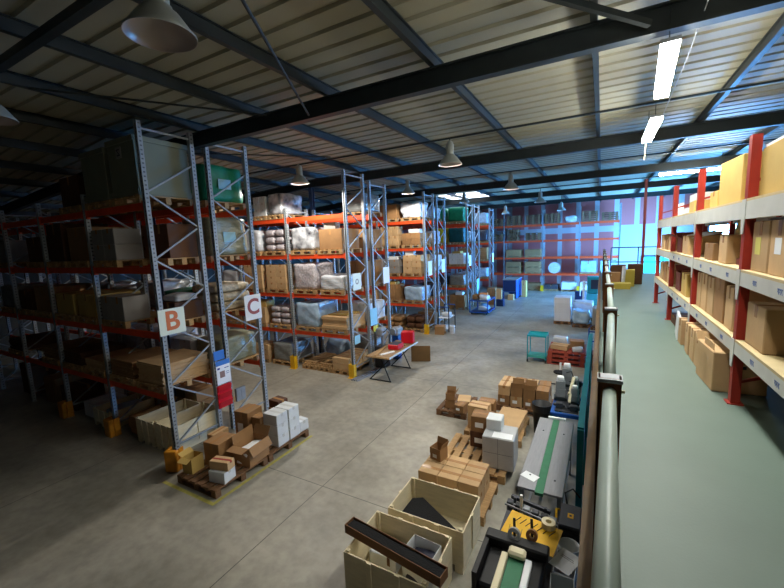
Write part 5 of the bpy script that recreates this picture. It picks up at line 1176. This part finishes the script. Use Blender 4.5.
def sheet(x, y, z, w, h, m, label, name='notice', cat='notice', mark=None):
    t = thing(name, label, cat, (x, y, z)); ob('sheet', G().box((-0.004, -w/2, 0), (0.004, w/2, h)), m, t)
    if mark: ob('printed_mark', G().lathe([(0.05, 0), (0.085, 0), (0.085, 0.003), (0.05, 0.003), (0.05, 0)], 20, 0, (0,0,0), Matrix.Translation((0.0045, 0, h/2)) @ Matrix.Rotation(R(90), 4, 'Y')), mark, t)
sheet(-6.43, 9.45, 2.62, 0.42, 0.5, SIGN, 'cream square sign with a grey mark on the orange rack end', 'rack_sign', 'sign', GREYC)
sheet(-6.43, 11.25, 2.62, 0.42, 0.55, PAPER, 'plain white sign on the rack end behind the orange rack', 'rack_sign', 'sign')
sheet(-6.43, 10.32, 1.35, 0.42, 0.55, mat('pale_cyan_paper', srgb(150, 206, 226), 0.6), 'pale cyan notice at the orange rack end above the bench')
sheet(-6.425, 10.4, 1.12, 0.3, 0.2, YELLOWW, 'small yellow notice below the cyan one at the orange rack end')
sheet(-6.43, 9.32, 0.98, 0.3, 0.26, mat('pale_cyan_paper', srgb(150, 206, 226), 0.6), 'small cyan notice low on the orange rack end upright')
sheet(-6.53, 15.3, 2.5, 0.42, 0.62, PAPER, 'white sign on the end of the second rack past C', 'rack_sign', 'sign')
sheet(-6.53, 16.9, 2.5, 0.42, 0.62, PAPER, 'white sign on the rack end behind the second rack past C', 'rack_sign', 'sign')
sheet(-6.53, 21.1, 2.5, 0.42, 0.6, PAPER, 'white sign on the end of the green-load rack', 'rack_sign', 'sign')
sheet(-6.53, 26.3, 2.4, 0.42, 0.6, PAPER, 'white sign on the end of the rack behind the blue cabinet', 'rack_sign', 'sign')
sheet(-6.53, 22.6, 0.7, 0.5, 0.9, mat('pale_cyan_paper', srgb(150, 206, 226), 0.6), 'tall cyan notice on the rack end behind the blue cart')
# things on the floor in front of the second rack past C
tb = thing('steel_trolley', 'slim steel trolley frame with items at the end of the second rack', 'trolley', (-6.0, 15.8, 0))
for sx in (-0.25, 0.25):
    for y in (-0.4, 0.4): ob('post', G().box((sx-0.018, y-0.018, 0), (sx+0.018, y+0.018, 1.1)), BLACK, tb)
for z in (0.12, 0.6): ob('shelf', G().box((-0.25, -0.4, z), (0.25, 0.4, z+0.02)), PAPER, tb)
ob('handle', G().tube([(-0.25, -0.4, 1.1), (0.25, -0.4, 1.1)], 0.018, 8).tube([(-0.25, 0.4, 1.1), (0.25, 0.4, 1.1)], 0.018, 8), BLUE, tb)
tag(ob('bundle', G().lumpy((-0.2, -0.2, 0), (0.2, 0.2, 0.2), 31, 0.03, 0.06, 5), FILMW, None, (-6.0, 15.8, 0.6205), smooth=True), 'white bundle on the shelf of the slim steel trolley', 'bundle')
carton((-6.0, 15.0, 0), (0.4, 0.4, 0.36), 'brown carton on the floor before the slim steel trolley', BROWN, R(8), 'floor cartons at the second rack end')
tag(ob('white_drum', G().lathe([(0, 0), (0.12, 0), (0.13, 0.3), (0.12, 0.32), (0, 0.32)], 18), FILMW, None, (-5.55, 15.25, 0)), 'small white tub on the floor beside the slim steel trolley', 'tub')
